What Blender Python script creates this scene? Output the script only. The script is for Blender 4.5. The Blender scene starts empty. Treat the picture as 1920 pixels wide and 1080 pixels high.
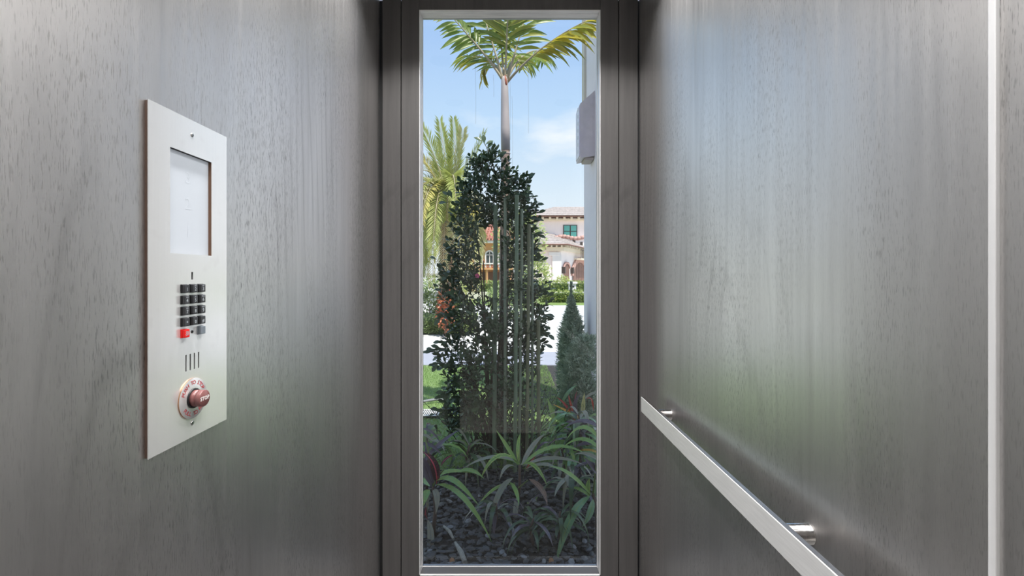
import bpy, bmesh, math, random
import numpy as np
from mathutils import Vector, Matrix
random.seed(7)
R = random.Random(11)
SC = bpy.context.scene
COL = SC.collection
D2 = bpy.data
CAMZ = 1.4
F = 853.0
def W(px, py, d):
    """world point for a spot seen at px,py at distance d from the camera plane"""
    return Vector(((px - 952) * d / F, d, CAMZ + (515 - py) * d / F))

# ------------------------------------------------------------------ camera, sky, sun, exposure
cam = D2.cameras.new('camera'); co = D2.objects.new('camera', cam); COL.objects.link(co)
co.location = (0, 0, CAMZ); co.rotation_euler = (math.pi / 2, 0, 0)
cam.sensor_width = 36; cam.lens = F / 1920 * 36
cam.shift_x = 8 / 1920; cam.shift_y = -25 / 1920
cam.clip_start = 0.02; cam.clip_end = 400
SC.camera = co
SC.view_settings.view_transform = 'Standard'; SC.view_settings.look = 'None'
SC.view_settings.gamma = 1; SC.view_settings.use_curve_mapping = False
SC.view_settings.exposure = 0.0
SUN_E = 5.7
SKY = 1.55
LAMP_W = 5.8
LOBBY_W = 6.0

def nn(nt, t, **kw):
    n = nt.nodes.new(t)
    for k, v in kw.items():
        if k.startswith('i_'):
            n.inputs[k[2:].replace('_', ' ')].default_value = v
        else:
            setattr(n, k, v)
    return n

def math_n(nt, op, a, b=None, clamp=False):
    n = nt.nodes.new('ShaderNodeMath'); n.operation = op; n.use_clamp = clamp
    for i, v in enumerate((a, b)):
        if v is None: continue
        if isinstance(v, (int, float)): n.inputs[i].default_value = v
        else: nt.links.new(v, n.inputs[i])
    return n.outputs[0]

def ramp(nt, fac, stops):
    n = nt.nodes.new('ShaderNodeValToRGB')
    els = n.color_ramp.elements
    while len(els) < len(stops): els.new(0.5)
    for e, (p, c) in zip(els, stops):
        e.position = p
        e.color = (c, c, c, 1) if isinstance(c, (int, float)) else (*c[:3], 1)
    nt.links.new(fac, n.inputs[0])
    return n.outputs[0]

def mix(nt, fac, a, b):
    n = nt.nodes.new('ShaderNodeMix'); n.data_type = 'RGBA'
    for s, v in ((n.inputs[0], fac), (n.inputs[6], a), (n.inputs[7], b)):
        if isinstance(v, (int, float)): s.default_value = v
        elif isinstance(v, tuple): s.default_value = (*v[:3], 1)
        else: nt.links.new(v, s)
    return n.outputs[2]

wd = D2.worlds.new('sky'); SC.world = wd; wd.use_nodes = True
nt = wd.node_tree; nt.nodes.clear()
tc = nn(nt, 'ShaderNodeTexCoord'); sp = nn(nt, 'ShaderNodeSeparateXYZ')
nt.links.new(tc.outputs['Generated'], sp.inputs[0])
z = sp.outputs[2]
sky = ramp(nt, z, [(0.0, (0.62, 0.655, 0.70)), (0.16, (0.53, 0.61, 0.69)), (0.33, (0.37, 0.51, 0.69)), (0.46, (0.285, 0.425, 0.665)), (1.0, (0.19, 0.34, 0.61))])
mp = nn(nt, 'ShaderNodeMapping'); mp.inputs['Scale'].default_value = (2.6, 2.6, 7.0); mp.inputs['Location'].default_value = (9.1, 3.3, 0.2)
nt.links.new(tc.outputs['Generated'], mp.inputs[0])
nz = nn(nt, 'ShaderNodeTexNoise', i_Scale=1.0, i_Detail=8.0, i_Roughness=0.52); nt.links.new(mp.outputs[0], nz.inputs['Vector'])
cl = ramp(nt, nz.outputs[0], [(0.53, 0.0), (0.66, 1.0)])
hz = ramp(nt, z, [(0.0, 1.0), (0.30, 0.9), (0.42, 0.0)])
cl = math_n(nt, 'MULTIPLY', cl, hz)
clf = math_n(nt, 'MULTIPLY', cl, 0.85)
colr = mix(nt, clf, sky, (0.70, 0.715, 0.74))
gnd = ramp(nt, z, [(0.0, 0.0), (0.004, 1.0)])
# below the horizon: plain pale ground tone
colr = mix(nt, gnd, (0.35, 0.36, 0.33), colr)
bg = nn(nt, 'ShaderNodeBackground', i_Strength=SKY); nt.links.new(colr, bg.inputs[0])
ow = nn(nt, 'ShaderNodeOutputWorld'); nt.links.new(bg.outputs[0], ow.inputs[0])

sl = D2.lights.new('sun', 'SUN'); so = D2.objects.new('sun', sl); COL.objects.link(so)
sl.energy = SUN_E; sl.angle = 0.0093; sl.color = (1.0, 0.95, 0.86)
sdir = Vector((-1.35, 2.3, -6.0))
so.rotation_euler = sdir.to_track_quat('-Z', 'Y').to_euler(); so.location = (3, -3, 14)

# ------------------------------------------------------------------ helpers
WORLD = {}
def tag(o, label=None, cat=None, group=None, kind=None):
    if label: o['label'] = label
    if cat: o['category'] = cat
    if group: o['group'] = group
    if kind: o['kind'] = kind
    return o
def thing(name, loc, label, cat, group=None):
    o = D2.objects.new(name, None); COL.objects.link(o); o.location = loc
    o.empty_display_size = 0.05
    WORLD[o] = Vector(loc)
    return tag(o, label, cat, group)

class MB:
    def __init__(s): s.v = []; s.f = []; s.uv = []; s.mi = []; s.smooth = []
    def face(s, idx, uv=None, mi=0, sm=False):
        s.f.append(tuple(idx)); s.uv.append(uv or [(0.5, 0.5)] * len(idx)); s.mi.append(mi); s.smooth.append(sm)
    def quad(s, a, b, c, d, mi=0):
        n = len(s.v); s.v += [Vector(a), Vector(b), Vector(c), Vector(d)]
        s.face((n, n + 1, n + 2, n + 3), [(0, 0), (1, 0), (1, 1), (0, 1)], mi)
    def box(s, lo, hi, bev=0.0, M=None, mi=0):
        x0, y0, z0 = lo; x1, y1, z1 = hi
        n = len(s.v)
        if bev <= 0:
            pts = [(x0, y0, z0), (x1, y0, z0), (x1, y1, z0), (x0, y1, z0), (x0, y0, z1), (x1, y0, z1), (x1, y1, z1), (x0, y1, z1)]
            fs = [(0, 3, 2, 1), (4, 5, 6, 7), (0, 1, 5, 4), (1, 2, 6, 5), (2, 3, 7, 6), (3, 0, 4, 7)]
        else:
            b = bev; pts = []; fs = []
            bm = bmesh.new(); bmesh.ops.create_cube(bm, size=1)
            for v in bm.verts:
                v.co = Vector(((x0 + x1) / 2 + v.co.x * (x1 - x0), (y0 + y1) / 2 + v.co.y * (y1 - y0), (z0 + z1) / 2 + v.co.z * (z1 - z0)))
            bmesh.ops.bevel(bm, geom=bm.edges[:], offset=b, segments=2, affect='EDGES', profile=0.5)
            bm.verts.index_update()
            pts = [tuple(v.co) for v in bm.verts]; fs = [tuple(v.index for v in f.verts) for f in bm.faces]; bm.free()
        for p in pts: s.v.append((M @ Vector(p)) if M else Vector(p))
        for f in fs: s.face([n + i for i in f], None, mi)
        return s
    def lathe(s, prof, M, n=24, mi=0, sm=True, cap0=True, cap1=True):
        """prof: (radius, height) along local z; M places it"""
        b = len(s.v)
        for r, h in prof:
            for k in range(n):
                a = 2 * math.pi * k / n
                s.v.append(M @ Vector((r * math.cos(a), r * math.sin(a), h)))
        for i in range(len(prof) - 1):
            for k in range(n):
                k2 = (k + 1) % n
                s.face((b + i * n + k, b + i * n + k2, b + (i + 1) * n + k2, b + (i + 1) * n + k), None, mi, sm)
        if cap0: s.face([b + k for k in reversed(range(n))], None, mi)
        if cap1: s.face([b + (len(prof) - 1) * n + k for k in range(n)], None, mi)
        return s
    def tube(s, pts, rad, n=6, mi=0, cap=True):
        pts = [Vector(p) for p in pts]; b = len(s.v); m = len(pts)
        if not isinstance(rad, (list, tuple)): rad = [rad] * m
        ref = None
        for i, p in enumerate(pts):
            t = (pts[min(i + 1, m - 1)] - pts[max(i - 1, 0)])
            t = t.normalized() if t.length > 1e-9 else Vector((0, 0, 1))
            if ref is None: ref = Vector((1, 0, 0)) if abs(t.x) < 0.8 else Vector((0, 1, 0))
            u = t.cross(ref).normalized(); w = u.cross(t).normalized(); ref = w
            ref = w
            for k in range(n):
                a = 2 * math.pi * k / n
                s.v.append(p + (u * math.cos(a) + w * math.sin(a)) * rad[i])
        for i in range(m - 1):
            for k in range(n):
                k2 = (k + 1) % n
                s.face((b + i * n + k, b + (i + 1) * n + k, b + (i + 1) * n + k2, b + i * n + k2), None, mi, True)
        if cap:
            s.face([b + k for k in range(n)], None, mi); s.face([b + (m - 1) * n + k for k in reversed(range(n))], None, mi)
        return s
    def strip(s, pts, sides, norms, widths, fold=0.15, mi=0):
        """leaf blade: 3 verts across (edge, midrib, edge)"""
        b = len(s.v); m = len(pts)
        for p, sd, nr, w in zip(pts, sides, norms, widths):
            s.v += [p - sd * w + nr * w * fold, p, p + sd * w + nr * w * fold]
        for i in range(m - 1):
            t0, t1 = i / (m - 1), (i + 1) / (m - 1)
            a = b + i * 3; c = a + 3
            s.face((a, a + 1, c + 1, c), [(0, t0), (0.5, t0), (0.5, t1), (0, t1)], mi, True)
            s.face((a + 1, a + 2, c + 2, c + 1), [(0.5, t0), (1, t0), (1, t1), (0.5, t1)], mi, True)
        return s
    def add(s, other, M=None):
        n = len(s.v)
        s.v += [(M @ p) if M else p.copy() for p in other.v]
        for f, u, m, sm in zip(other.f, other.uv, other.mi, other.smooth):
            s.face([i + n for i in f], u, m, sm)
        return s
    def mesh(s, name, mats, origin=None):
        v = s.v
        if origin is None:
            xs = np.array([tuple(p) for p in v]); origin = Vector(((xs.min(0) + xs.max(0)) / 2).tolist())
        me = D2.meshes.new(name)
        me.from_pydata([tuple(p - origin) for p in v], [], s.f)
        uv = me.uv_layers.new(name='uv')
        flat = [c for u in s.uv for q in u for c in q]
        uv.data.foreach_set('uv', flat)
        me.polygons.foreach_set('material_index', s.mi); me.polygons.foreach_set('use_smooth', s.smooth)
        for m in (mats if isinstance(mats, (list, tuple)) else [mats]): me.materials.append(m)
        me.update()
        return me, origin
    def build(s, name, mats, parent=None, origin=None):
        me, c = s.mesh(name, mats, origin)
        o = D2.objects.new(name, me); COL.objects.link(o)
        WORLD[o] = Vector(c)
        if parent is not None:
            o.parent = parent; o.location = Vector(c) - WORLD[parent]
        else: o.location = c
        return o

def inst(name, me, M, parent):
    o = D2.objects.new(name, me); COL.objects.link(o)
    o.parent = parent
    M = M.copy(); M.translation = M.translation - WORLD[parent]
    o.matrix_local = M
    return o
def frame(loc, zdir, xdir=None):
    z_ = Vector(zdir).normalized()
    x_ = Vector(xdir) if xdir is not None else (Vector((1, 0, 0)) if abs(z_.x) < 0.9 else Vector((0, 1, 0)))
    y_ = z_.cross(x_).normalized(); x_ = y_.cross(z_).normalized()
    M = Matrix((x_, y_, z_)).transposed().to_4x4(); M.translation = Vector(loc)
    return M
def text_mb(body, size, M, align='CENTER', extrude=0.0003, shear=0.0, space=1.0, bold=0.0):
    c = D2.curves.new('t', 'FONT'); c.body = body; c.size = size; c.align_x = align; c.align_y = 'CENTER'
    c.extrude = extrude; c.shear = shear; c.space_line = 0.8; c.space_character = space; c.resolution_u = 2; c.offset = bold
    o = D2.objects.new('t', c); COL.objects.link(o)
    dg = bpy.context.evaluated_depsgraph_get(); dg.update()
    me = D2.meshes.new_from_object(o.evaluated_get(dg))
    mb = MB(); mb.v = [M @ v.co for v in me.vertices]
    for p in me.polygons: mb.face(list(p.vertices))
    D2.objects.remove(o); D2.curves.remove(c); D2.meshes.remove(me)
    return mb

# ------------------------------------------------------------------ materials
def mat(name, col, rough=0.5, metal=0.0, spec=0.5, emit=None, es=0.0, var=0.0, vscale=20.0, vmap=(1, 1, 1), bump=0.0, bscale=60.0, transl=0.0, ior=1.5, coat=0.0):
    m = D2.materials.new(name); m.use_nodes = True; nt = m.node_tree
    b = nt.nodes['Principled BSDF']; out = nt.nodes['Material Output']
    b.inputs['Base Color'].default_value = (*col, 1); b.inputs['Roughness'].default_value = rough
    b.inputs['Metallic'].default_value = metal; b.inputs['Specular IOR Level'].default_value = spec
    b.inputs['IOR'].default_value = ior; b.inputs['Coat Weight'].default_value = coat
    if emit: b.inputs['Emission Color'].default_value = (*emit, 1); b.inputs['Emission Strength'].default_value = es
    if var > 0 or bump > 0:
        tc = nn(nt, 'ShaderNodeTexCoord'); mp = nn(nt, 'ShaderNodeMapping'); mp.inputs['Scale'].default_value = vmap
        nt.links.new(tc.outputs['Object'], mp.inputs[0])
        if var > 0:
            n = nn(nt, 'ShaderNodeTexNoise', i_Scale=vscale, i_Detail=5.0, i_Roughness=0.6); nt.links.new(mp.outputs[0], n.inputs['Vector'])
            f = ramp(nt, n.outputs[0], [(0.3, 0.0), (0.7, 1.0)])
            c = mix(nt, f, tuple(max(0, x * (1 - var)) for x in col), tuple(min(1, x * (1 + var)) for x in col))
            nt.links.new(c, b.inputs['Base Color'])
        if bump > 0:
            n2 = nn(nt, 'ShaderNodeTexNoise', i_Scale=bscale, i_Detail=4.0); nt.links.new(mp.outputs[0], n2.inputs['Vector'])
            bp = nn(nt, 'ShaderNodeBump', i_Strength=bump, i_Distance=0.01); nt.links.new(n2.outputs[0], bp.inputs['Height'])
            nt.links.new(bp.outputs[0], b.inputs['Normal'])
    if transl > 0:
        tr = nn(nt, 'ShaderNodeBsdfTranslucent'); tr.inputs[0].default_value = (min(1, col[0] * 1.6), min(1, col[1] * 1.6), col[2], 1)
        ms = nn(nt, 'ShaderNodeMixShader'); ms.inputs[0].default_value = transl
        nt.links.new(b.outputs[0], ms.inputs[1]); nt.links.new(tr.outputs[0], ms.inputs[2]); nt.links.new(ms.outputs[0], out.inputs[0])
    return m

def wood_mat(name, c0, c1, rough=0.34, spec=0.5, ior=1.5, pores=1.0, seed=0.0):
    m = D2.materials.new(name); m.use_nodes = True; nt = m.node_tree; b = nt.nodes['Principled BSDF']
    tc = nn(nt, 'ShaderNodeTexCoord')
    def noise(scale, sc, detail=4.0, rough_=0.55, dist=0.0):
        mp = nn(nt, 'ShaderNodeMapping'); mp.inputs['Scale'].default_value = sc; mp.inputs['Location'].default_value = (seed, seed * 1.7, seed * 0.6)
        nt.links.new(tc.outputs['Object'], mp.inputs[0])
        n = nn(nt, 'ShaderNodeTexNoise', i_Scale=scale, i_Detail=detail, i_Roughness=rough_, i_Distortion=dist)
        nt.links.new(mp.outputs[0], n.inputs['Vector']); return n.outputs[0]
    broad = noise(1.0, (7, 7, 0.9), 4.0, 0.5, 0.6)
    streak = noise(1.0, (70, 70, 2.2), 3.0, 0.6)
    fine = noise(1.0, (620, 620, 62), 2.0, 0.6)
    patch = noise(1.0, (6, 6, 1.6), 2.0, 0.5, 0.4)
    c = mix(nt, ramp(nt, broad, [(0.3, 0.0), (0.7, 1.0)]), c0, c1)
    c = mix(nt, math_n(nt, 'MULTIPLY', ramp(nt, streak, [(0.35, 0.0), (0.75, 1.0)]), 0.35), c, tuple(x * 0.55 for x in c0))
    pm = math_n(nt, 'MULTIPLY', ramp(nt, fine, [(0.54, 0.0), (0.66, 1.0)]), ramp(nt, patch, [(0.40, 0.12), (0.62, 1.0)]))
    pm = math_n(nt, 'MULTIPLY', pm, pores)
    c = mix(nt, math_n(nt, 'MULTIPLY', pm, 0.65), c, tuple(x * 0.25 for x in c0))
    # cathedral arches: a stretched ring pattern
    mp = nn(nt, 'ShaderNodeMapping'); mp.inputs['Scale'].default_value = (3.2, 3.2, 0.35); mp.inputs['Location'].default_value = (0.4 + seed, 0.3, 0.8)
    nt.links.new(tc.outputs['Object'], mp.inputs[0])
    wv = nn(nt, 'ShaderNodeTexWave', wave_type='RINGS', i_Scale=3.2, i_Distortion=5.0, i_Detail=3.0); wv.inputs['Detail Scale'].default_value = 0.9
    nt.links.new(mp.outputs[0], wv.inputs['Vector'])
    cw = math_n(nt, 'MULTIPLY', ramp(nt, wv.outputs['Fac'], [(0.88, 0.0), (0.99, 1.0)]), ramp(nt, noise(1.0, (3, 3, 1.5)), [(0.5, 0.0), (0.7, 0.4)]))
    c = mix(nt, cw, c, tuple(x * 0.35 for x in c0))
    nt.links.new(c, b.inputs['Base Color'])
    ro = math_n(nt, 'ADD', math_n(nt, 'MULTIPLY', pm, 0.10), rough)
    ro = math_n(nt, 'ADD', ro, math_n(nt, 'MULTIPLY', ramp(nt, streak, [(0.3, 0.0), (0.7, 1.0)]), 0.06))
    nt.links.new(ro, b.inputs['Roughness'])
    b.inputs['IOR'].default_value = ior; b.inputs['Specular IOR Level'].default_value = spec
    b.inputs['Specular Tint'].default_value = (1.0, 0.98, 0.965, 1)
    sp_ = math_n(nt, 'SUBTRACT', spec, math_n(nt, 'MULTIPLY', pm, spec * 0.5))
    sp_ = math_n(nt, 'SUBTRACT', sp_, math_n(nt, 'MULTIPLY', cw, spec * 0.45))
    sp_ = math_n(nt, 'MULTIPLY', sp_, math_n(nt, 'ADD', 0.86, math_n(nt, 'MULTIPLY', ramp(nt, streak, [(0.3, 1.0), (0.75, 0.0)]), 0.14)), True)
    sp_ = math_n(nt, 'MULTIPLY', sp_, math_n(nt, 'ADD', 0.82, math_n(nt, 'MULTIPLY', ramp(nt, broad, [(0.3, 0.0), (0.7, 1.0)]), 0.18)))
    nt.links.new(sp_, b.inputs['Specular IOR Level'])
    return m

def brushed(name, col, rough, sc, amt=0.12, smudge=0.0, metal=1.0):
    m = mat(name, col, rough, metal); nt = m.node_tree; b = nt.nodes['Principled BSDF']
    tc = nn(nt, 'ShaderNodeTexCoord'); mp = nn(nt, 'ShaderNodeMapping'); mp.inputs['Scale'].default_value = sc
    nt.links.new(tc.outputs['Object'], mp.inputs[0])
    n = nn(nt, 'ShaderNodeTexNoise', i_Scale=1.0, i_Detail=3.0); nt.links.new(mp.outputs[0], n.inputs['Vector'])
    c = mix(nt, ramp(nt, n.outputs[0], [(0.3, 0.0), (0.7, 1.0)]), tuple(x * (1 - amt) for x in col), tuple(min(1, x * (1 + amt)) for x in col))
    if smudge:
        n3 = nn(nt, 'ShaderNodeTexNoise', i_Scale=26.0, i_Detail=2.0); nt.links.new(tc.outputs['Object'], n3.inputs['Vector'])
        c = mix(nt, math_n(nt, 'MULTIPLY', ramp(nt, n3.outputs[0], [(0.62, 0.0), (0.72, 1.0)]), smudge), c, (0.42, 0.41, 0.36))
    nt.links.new(c, b.inputs['Base Color'])
    r = math_n(nt, 'ADD', math_n(nt, 'MULTIPLY', n.outputs[0], 0.12), rough - 0.06); nt.links.new(r, b.inputs['Roughness'])
    return m

def leaf_mat(name, base, alt, vein=None, vw=0.05, rough=0.35, spots=None, spot_amt=0.0, edge=None, transl=0.15, spec=0.5):
    """blade colour varies along the blade and by noise; midrib and margin follow the blade's own UV"""
    m = D2.materials.new(name); m.use_nodes = True; nt = m.node_tree; b = nt.nodes['Principled BSDF']; out = nt.nodes['Material Output']
    uv = nn(nt, 'ShaderNodeUVMap'); sp = nn(nt, 'ShaderNodeSeparateXYZ'); nt.links.new(uv.outputs[0], sp.inputs[0])
    tc = nn(nt, 'ShaderNodeTexCoord'); oi = nn(nt, 'ShaderNodeObjectInfo')
    n = nn(nt, 'ShaderNodeTexNoise', i_Scale=9.0, i_Detail=3.0); nt.links.new(tc.outputs['Object'], n.inputs['Vector'])
    f = math_n(nt, 'ADD', math_n(nt, 'MULTIPLY', math_n(nt, 'SUBTRACT', n.outputs[0], 0.5), 1.6), math_n(nt, 'MULTIPLY', oi.outputs['Random'], 0.5), True)
    f = math_n(nt, 'ADD', f, 0.15, True)
    c = mix(nt, f, base, alt)
    off = math_n(nt, 'ABSOLUTE', math_n(nt, 'SUBTRACT', sp.outputs[0], 0.5))
    if edge: c = mix(nt, ramp(nt, off, [(0.40, 0.0), (0.47, 0.9)]), c, edge)
    if spots:
        v = nn(nt, 'ShaderNodeTexNoise', i_Scale=75.0, i_Detail=1.0); nt.links.new(tc.outputs['Object'], v.inputs['Vector'])
        c = mix(nt, math_n(nt, 'MULTIPLY', ramp(nt, v.outputs[0], [(0.58, 0.0), (0.66, 1.0)]), spot_amt), c, spots)
    if vein: c = mix(nt, ramp(nt, off, [(vw * 0.5, 1.0), (vw, 0.0)]), c, vein)
    nt.links.new(c, b.inputs['Base Color']); b.inputs['Roughness'].default_value = rough; b.inputs['Specular IOR Level'].default_value = spec
    if transl > 0:
        tr = nn(nt, 'ShaderNodeBsdfTranslucent'); nt.links.new(c, tr.inputs[0])
        ms = nn(nt, 'ShaderNodeMixShader'); ms.inputs[0].default_value = transl
        nt.links.new(b.outputs[0], ms.inputs[1]); nt.links.new(tr.outputs[0], ms.inputs[2]); nt.links.new(ms.outputs[0], out.inputs[0])
    return m

def glass_mat(name, tint, ior=1.5):
    m = D2.materials.new(name); m.use_nodes = True; nt = m.node_tree; nt.nodes.clear()
    out = nn(nt, 'ShaderNodeOutputMaterial'); t = nn(nt, 'ShaderNodeBsdfTransparent'); t.inputs[0].default_value = (*tint, 1)
    g = nn(nt, 'ShaderNodeBsdfGlossy'); g.inputs['Roughness'].default_value = 0.0
    fr = nn(nt, 'ShaderNodeFresnel'); fr.inputs[0].default_value = ior
    ms = nn(nt, 'ShaderNodeMixShader'); nt.links.new(fr.outputs[0], ms.inputs[0]); nt.links.new(t.outputs[0], ms.inputs[1]); nt.links.new(g.outputs[0], ms.inputs[2])
    nt.links.new(ms.outputs[0], out.inputs[0]); return m

WOOD = wood_mat('grey_stained_wood_veneer', (0.042, 0.042, 0.0435), (0.062, 0.062, 0.064), 0.31, 1.0, 4.5)
WOODR = wood_mat('grey_stained_wood_veneer_right', (0.042, 0.042, 0.0435), (0.062, 0.062, 0.064), 0.31, 1.0, 4.5, 1.0, 5.3)
WOODF = wood_mat('grey_brown_frame_wood', (0.080, 0.076, 0.076), (0.105, 0.100, 0.099), 0.45, 0.5, 1.5, 0.25, 2.0)
DARK = mat('dark_joint', (0.02, 0.02, 0.02), 0.7)
ALU = brushed('satin_aluminium', (0.88, 0.88, 0.89), 0.32, (60, 60, 3), 0.08, 0, 0.4)
ALUH = brushed('satin_aluminium_horizontal', (0.90, 0.90, 0.90), 0.40, (6, 90, 90), 0.14, 0, 0.15)
STEEL = brushed('brushed_stainless_plate', (0.80, 0.80, 0.80), 0.22, (500, 500, 10), 0.012, 0.10, 0.55)
RAIL = brushed('satin_stainless_rail', (0.80, 0.80, 0.80), 0.36, (300, 20, 300), 0.05, 0, 0.35)
POLISH = brushed('polished_stainless', (0.72, 0.70, 0.69), 0.16, (200, 30, 30), 0.06)
BLACK = mat('black_plastic', (0.012, 0.012, 0.014), 0.4)
GLASS = glass_mat('clear_glass', (0.985, 0.995, 0.988))
PAPER = mat('white_paint_interior', (0.78, 0.77, 0.75), 0.7)

def struct(name, mb, m, parent=None, label=None):
    o = mb.build(name, m, parent)
    if parent is None: o['kind'] = 'structure'
    if label: o['label'] = label
    return o

# ------------------------------------------------------------------ elevator cab
XL, XR, YB, YF, ZC = -0.4925, 0.505, 1.75, -0.32, 2.46
struct('wall_left', MB().box((XL - 0.03, YF, 0), (XL, YB - 0.001, ZC)), WOOD, None, 'left cab wall of grey-stained wood veneer')
wr = struct('wall_right', MB().box((XR, 0.475, 0), (XR + 0.03, YB - 0.001, ZC)), WOODR, None, 'right cab wall panel of grey-stained wood veneer')
MB().box((XR, YF, 0), (XR + 0.03, 0.467, ZC)).build('side_panel', WOODR, wr)
struct('trim_1', MB().box((XR - 0.004, 0.467, 0), (XR + 0.02, 0.475, ZC), 0.001), ALU, None, 'bright vertical metal strip on the right wall')
struct('floor', MB().box((XL - 0.03, YF - 0.1, -0.05), (XR + 0.03, YB + 0.06, 0)), mat('grey_floor_tile', (0.10, 0.098, 0.095), 0.5, var=0.15, vscale=6))
def holed(x0, x1, y0, y1, z0, z1, holes, hw=0.0505):
    mb = MB(); ys = sorted(set(h[1] for h in holes)); cur = y0
    for yv in ys:
        mb.box((x0, cur, z0), (x1, yv - hw, z1)); cx = x0
        for h in sorted(h for h in holes if h[1] == yv):
            mb.box((cx, yv - hw, z0), (h[0] - hw, yv + hw, z1)); cx = h[0] + hw
        mb.box((cx, yv - hw, z0), (x1, yv + hw, z1)); cur = yv + hw
    mb.box((x0, cur, z0), (x1, y1, z1)); return mb
struct('ceiling', holed(XL - 0.03, XR + 0.03, YF, YB, ZC, ZC + 0.07, [(x, y) for x in (-0.33, 0.345) for y in (0.25, 0.80, 1.35)]), mat('pale_ceiling_panel', (0.55, 0.55, 0.54), 0.5))
# front of the cab with its open doorway, and the bright landing behind
wf = struct('wall_front', MB().box((XL - 0.03, YF - 0.06, 0), (-0.42, YF, ZC)).box((0.42, YF - 0.06, 0), (XR + 0.03, YF, ZC)).box((-0.42, YF - 0.06, 2.1), (0.42, YF, ZC)), WOODF)
lob = MB().box((-1.6, -2.45, -0.05), (1.6, -2.4, 2.6)).box((-1.65, -2.4, -0.05), (-1.6, YF - 0.16, 2.6)).box((1.6, -2.4, -0.05), (1.65, YF - 0.16, 2.6))
lob.box((-1.65, YF - 0.16, 0), (-0.45, YF - 0.08, 2.6)).box((0.45, YF - 0.16, 0), (1.65, YF - 0.08, 2.6)).box((-0.45, YF - 0.16, 2.12), (0.45, YF - 0.08, 2.6))
struct('wall_landing', lob, PAPER)
struct('floor_landing', MB().box((-1.6, -2.4, -0.05), (1.6, YF - 0.10, 0)), mat('pale_stone_floor', (0.55, 0.53, 0.50), 0.4, var=0.1))
struct('ceiling_landing', holed(-1.65, 1.65, -2.45, YF - 0.08, 2.6, 2.67, [(-0.6, -1.4), (0.6, -1.4)]), PAPER)

# window wall
wb = D2.objects.new('wall_back', None); COL.objects.link(wb); wb.location = (0, YB, 0); wb['kind'] = 'structure'; WORLD[wb] = Vector((0, YB, 0))
x_lo, x_li, x_l1 = (717 - 952) * YB / F, (752 - 952) * YB / F, (786 - 952) * YB / F
x_r1, x_ri, x_ro = (1126 - 952) * YB / F, (1160 - 952) * YB / F, (1196 - 952) * YB / F
ZT = CAMZ + (515 - 18.5) * YB / F
ZB = CAMZ + (515 - 1078) * YB / F
g = 0.0016
MB().box((XL - 0.02, YB + 0.012, 0), (x_li, YB + 0.02, ZC)).box((x_ri, YB + 0.012, 0), (XR + 0.02, YB + 0.02, ZC)).box((x_li, YB + 0.012, ZT + 0.05), (x_ri, YB + 0.02, ZC)).box((x_li, YB + 0.012, 0), (x_ri, YB + 0.02, ZB - 0.05)).build('backing_board', DARK, wb)
MB().box((x_lo, YB, 0), (x_li - g, YB + 0.02, ZC), 0.0012).build('outer_stile', WOODF, wb)
MB().box((x_ri + g, YB, 0), (x_ro, YB + 0.02, ZC), 0.0012).build('outer_stile', WOODF, wb)
MB().box((x_li + g, YB, 0), (x_l1, YB + 0.02, ZC), 0.0012).build('inner_stile', WOODF, wb)
MB().box((x_r1, YB, 0), (x_ri - g, YB + 0.02, ZC), 0.0012).build('inner_stile', WOODF, wb)
MB().box((x_l1 + 0.0005, YB, ZT + 0.001), (x_r1 - 0.0005, YB + 0.02, ZC), 0.0008).build('header_panel', WOODF, wb)
MB().box((x_l1 + 0.0005, YB, 0), (x_r1 - 0.0005, YB + 0.02, ZB - 0.001), 0.0008).build('lower_panel', WOODF, wb)

win = D2.objects.new('window_1', None); COL.objects.link(win); win.location = (0, YB + 0.02, ZB); win['kind'] = 'structure'; WORLD[win] = Vector((0, YB + 0.02, ZB))
tag(win, 'tall narrow fixed window in the back wall of the lift')
y0, y1 = YB - 0.001, YB + 0.062
t = 0.0035
MB().box((x_l1, y0, ZB), (x_l1 + t, y1, ZT), 0.0008).box((x_l1 + t, y1 - 0.022, ZB), (x_l1 + t + 0.0015, y1 - 0.004, ZT), 0.0008).build('side_jamb', ALU, win)
MB().box((x_r1 - t, y0, ZB), (x_r1, y1, ZT), 0.0008).box((x_r1 - t - 0.0015, y1 - 0.022, ZB), (x_r1 - t, y1 - 0.004, ZT), 0.0008).build('side_jamb', ALU, win)
MB().box((x_l1 + t, y0, ZT - t), (x_r1 - t, YB + 0.020, ZT), 0.0008).build('head_jamb', ALUH, win)
MB().box((x_l1 + t, YB + 0.022, ZT - t - 0.001), (x_r1 - t, y1, ZT), 0.0008).build('head_trim', ALUH, win)
MB().box((x_l1 + t, y0, ZB - 0.004), (x_r1 - t, YB + 0.005, ZB + 0.001), 0.0006).build('sill_nosing', ALUH, win)
MB().box((x_l1 + t, YB + 0.007, ZB - 0.004), (x_r1 - t, y1, ZB + 0.001), 0.0008).build('sill', mat('dark_grey_sill', (0.16, 0.16, 0.165), 0.4, 0.6), win)
MB().box((x_l1 + t, y1 - 0.014, ZB - 0.002), (x_r1 - t, y1 - 0.004, ZB + 0.0025), 0.001).build('glazing_bead', ALUH, win)
MB().box((x_l1 + t, y1 - 0.012, ZB + 0.0015), (x_r1 - t, y1 - 0.006, ZT - t - 0.001)).build('pane', GLASS, win)

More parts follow.
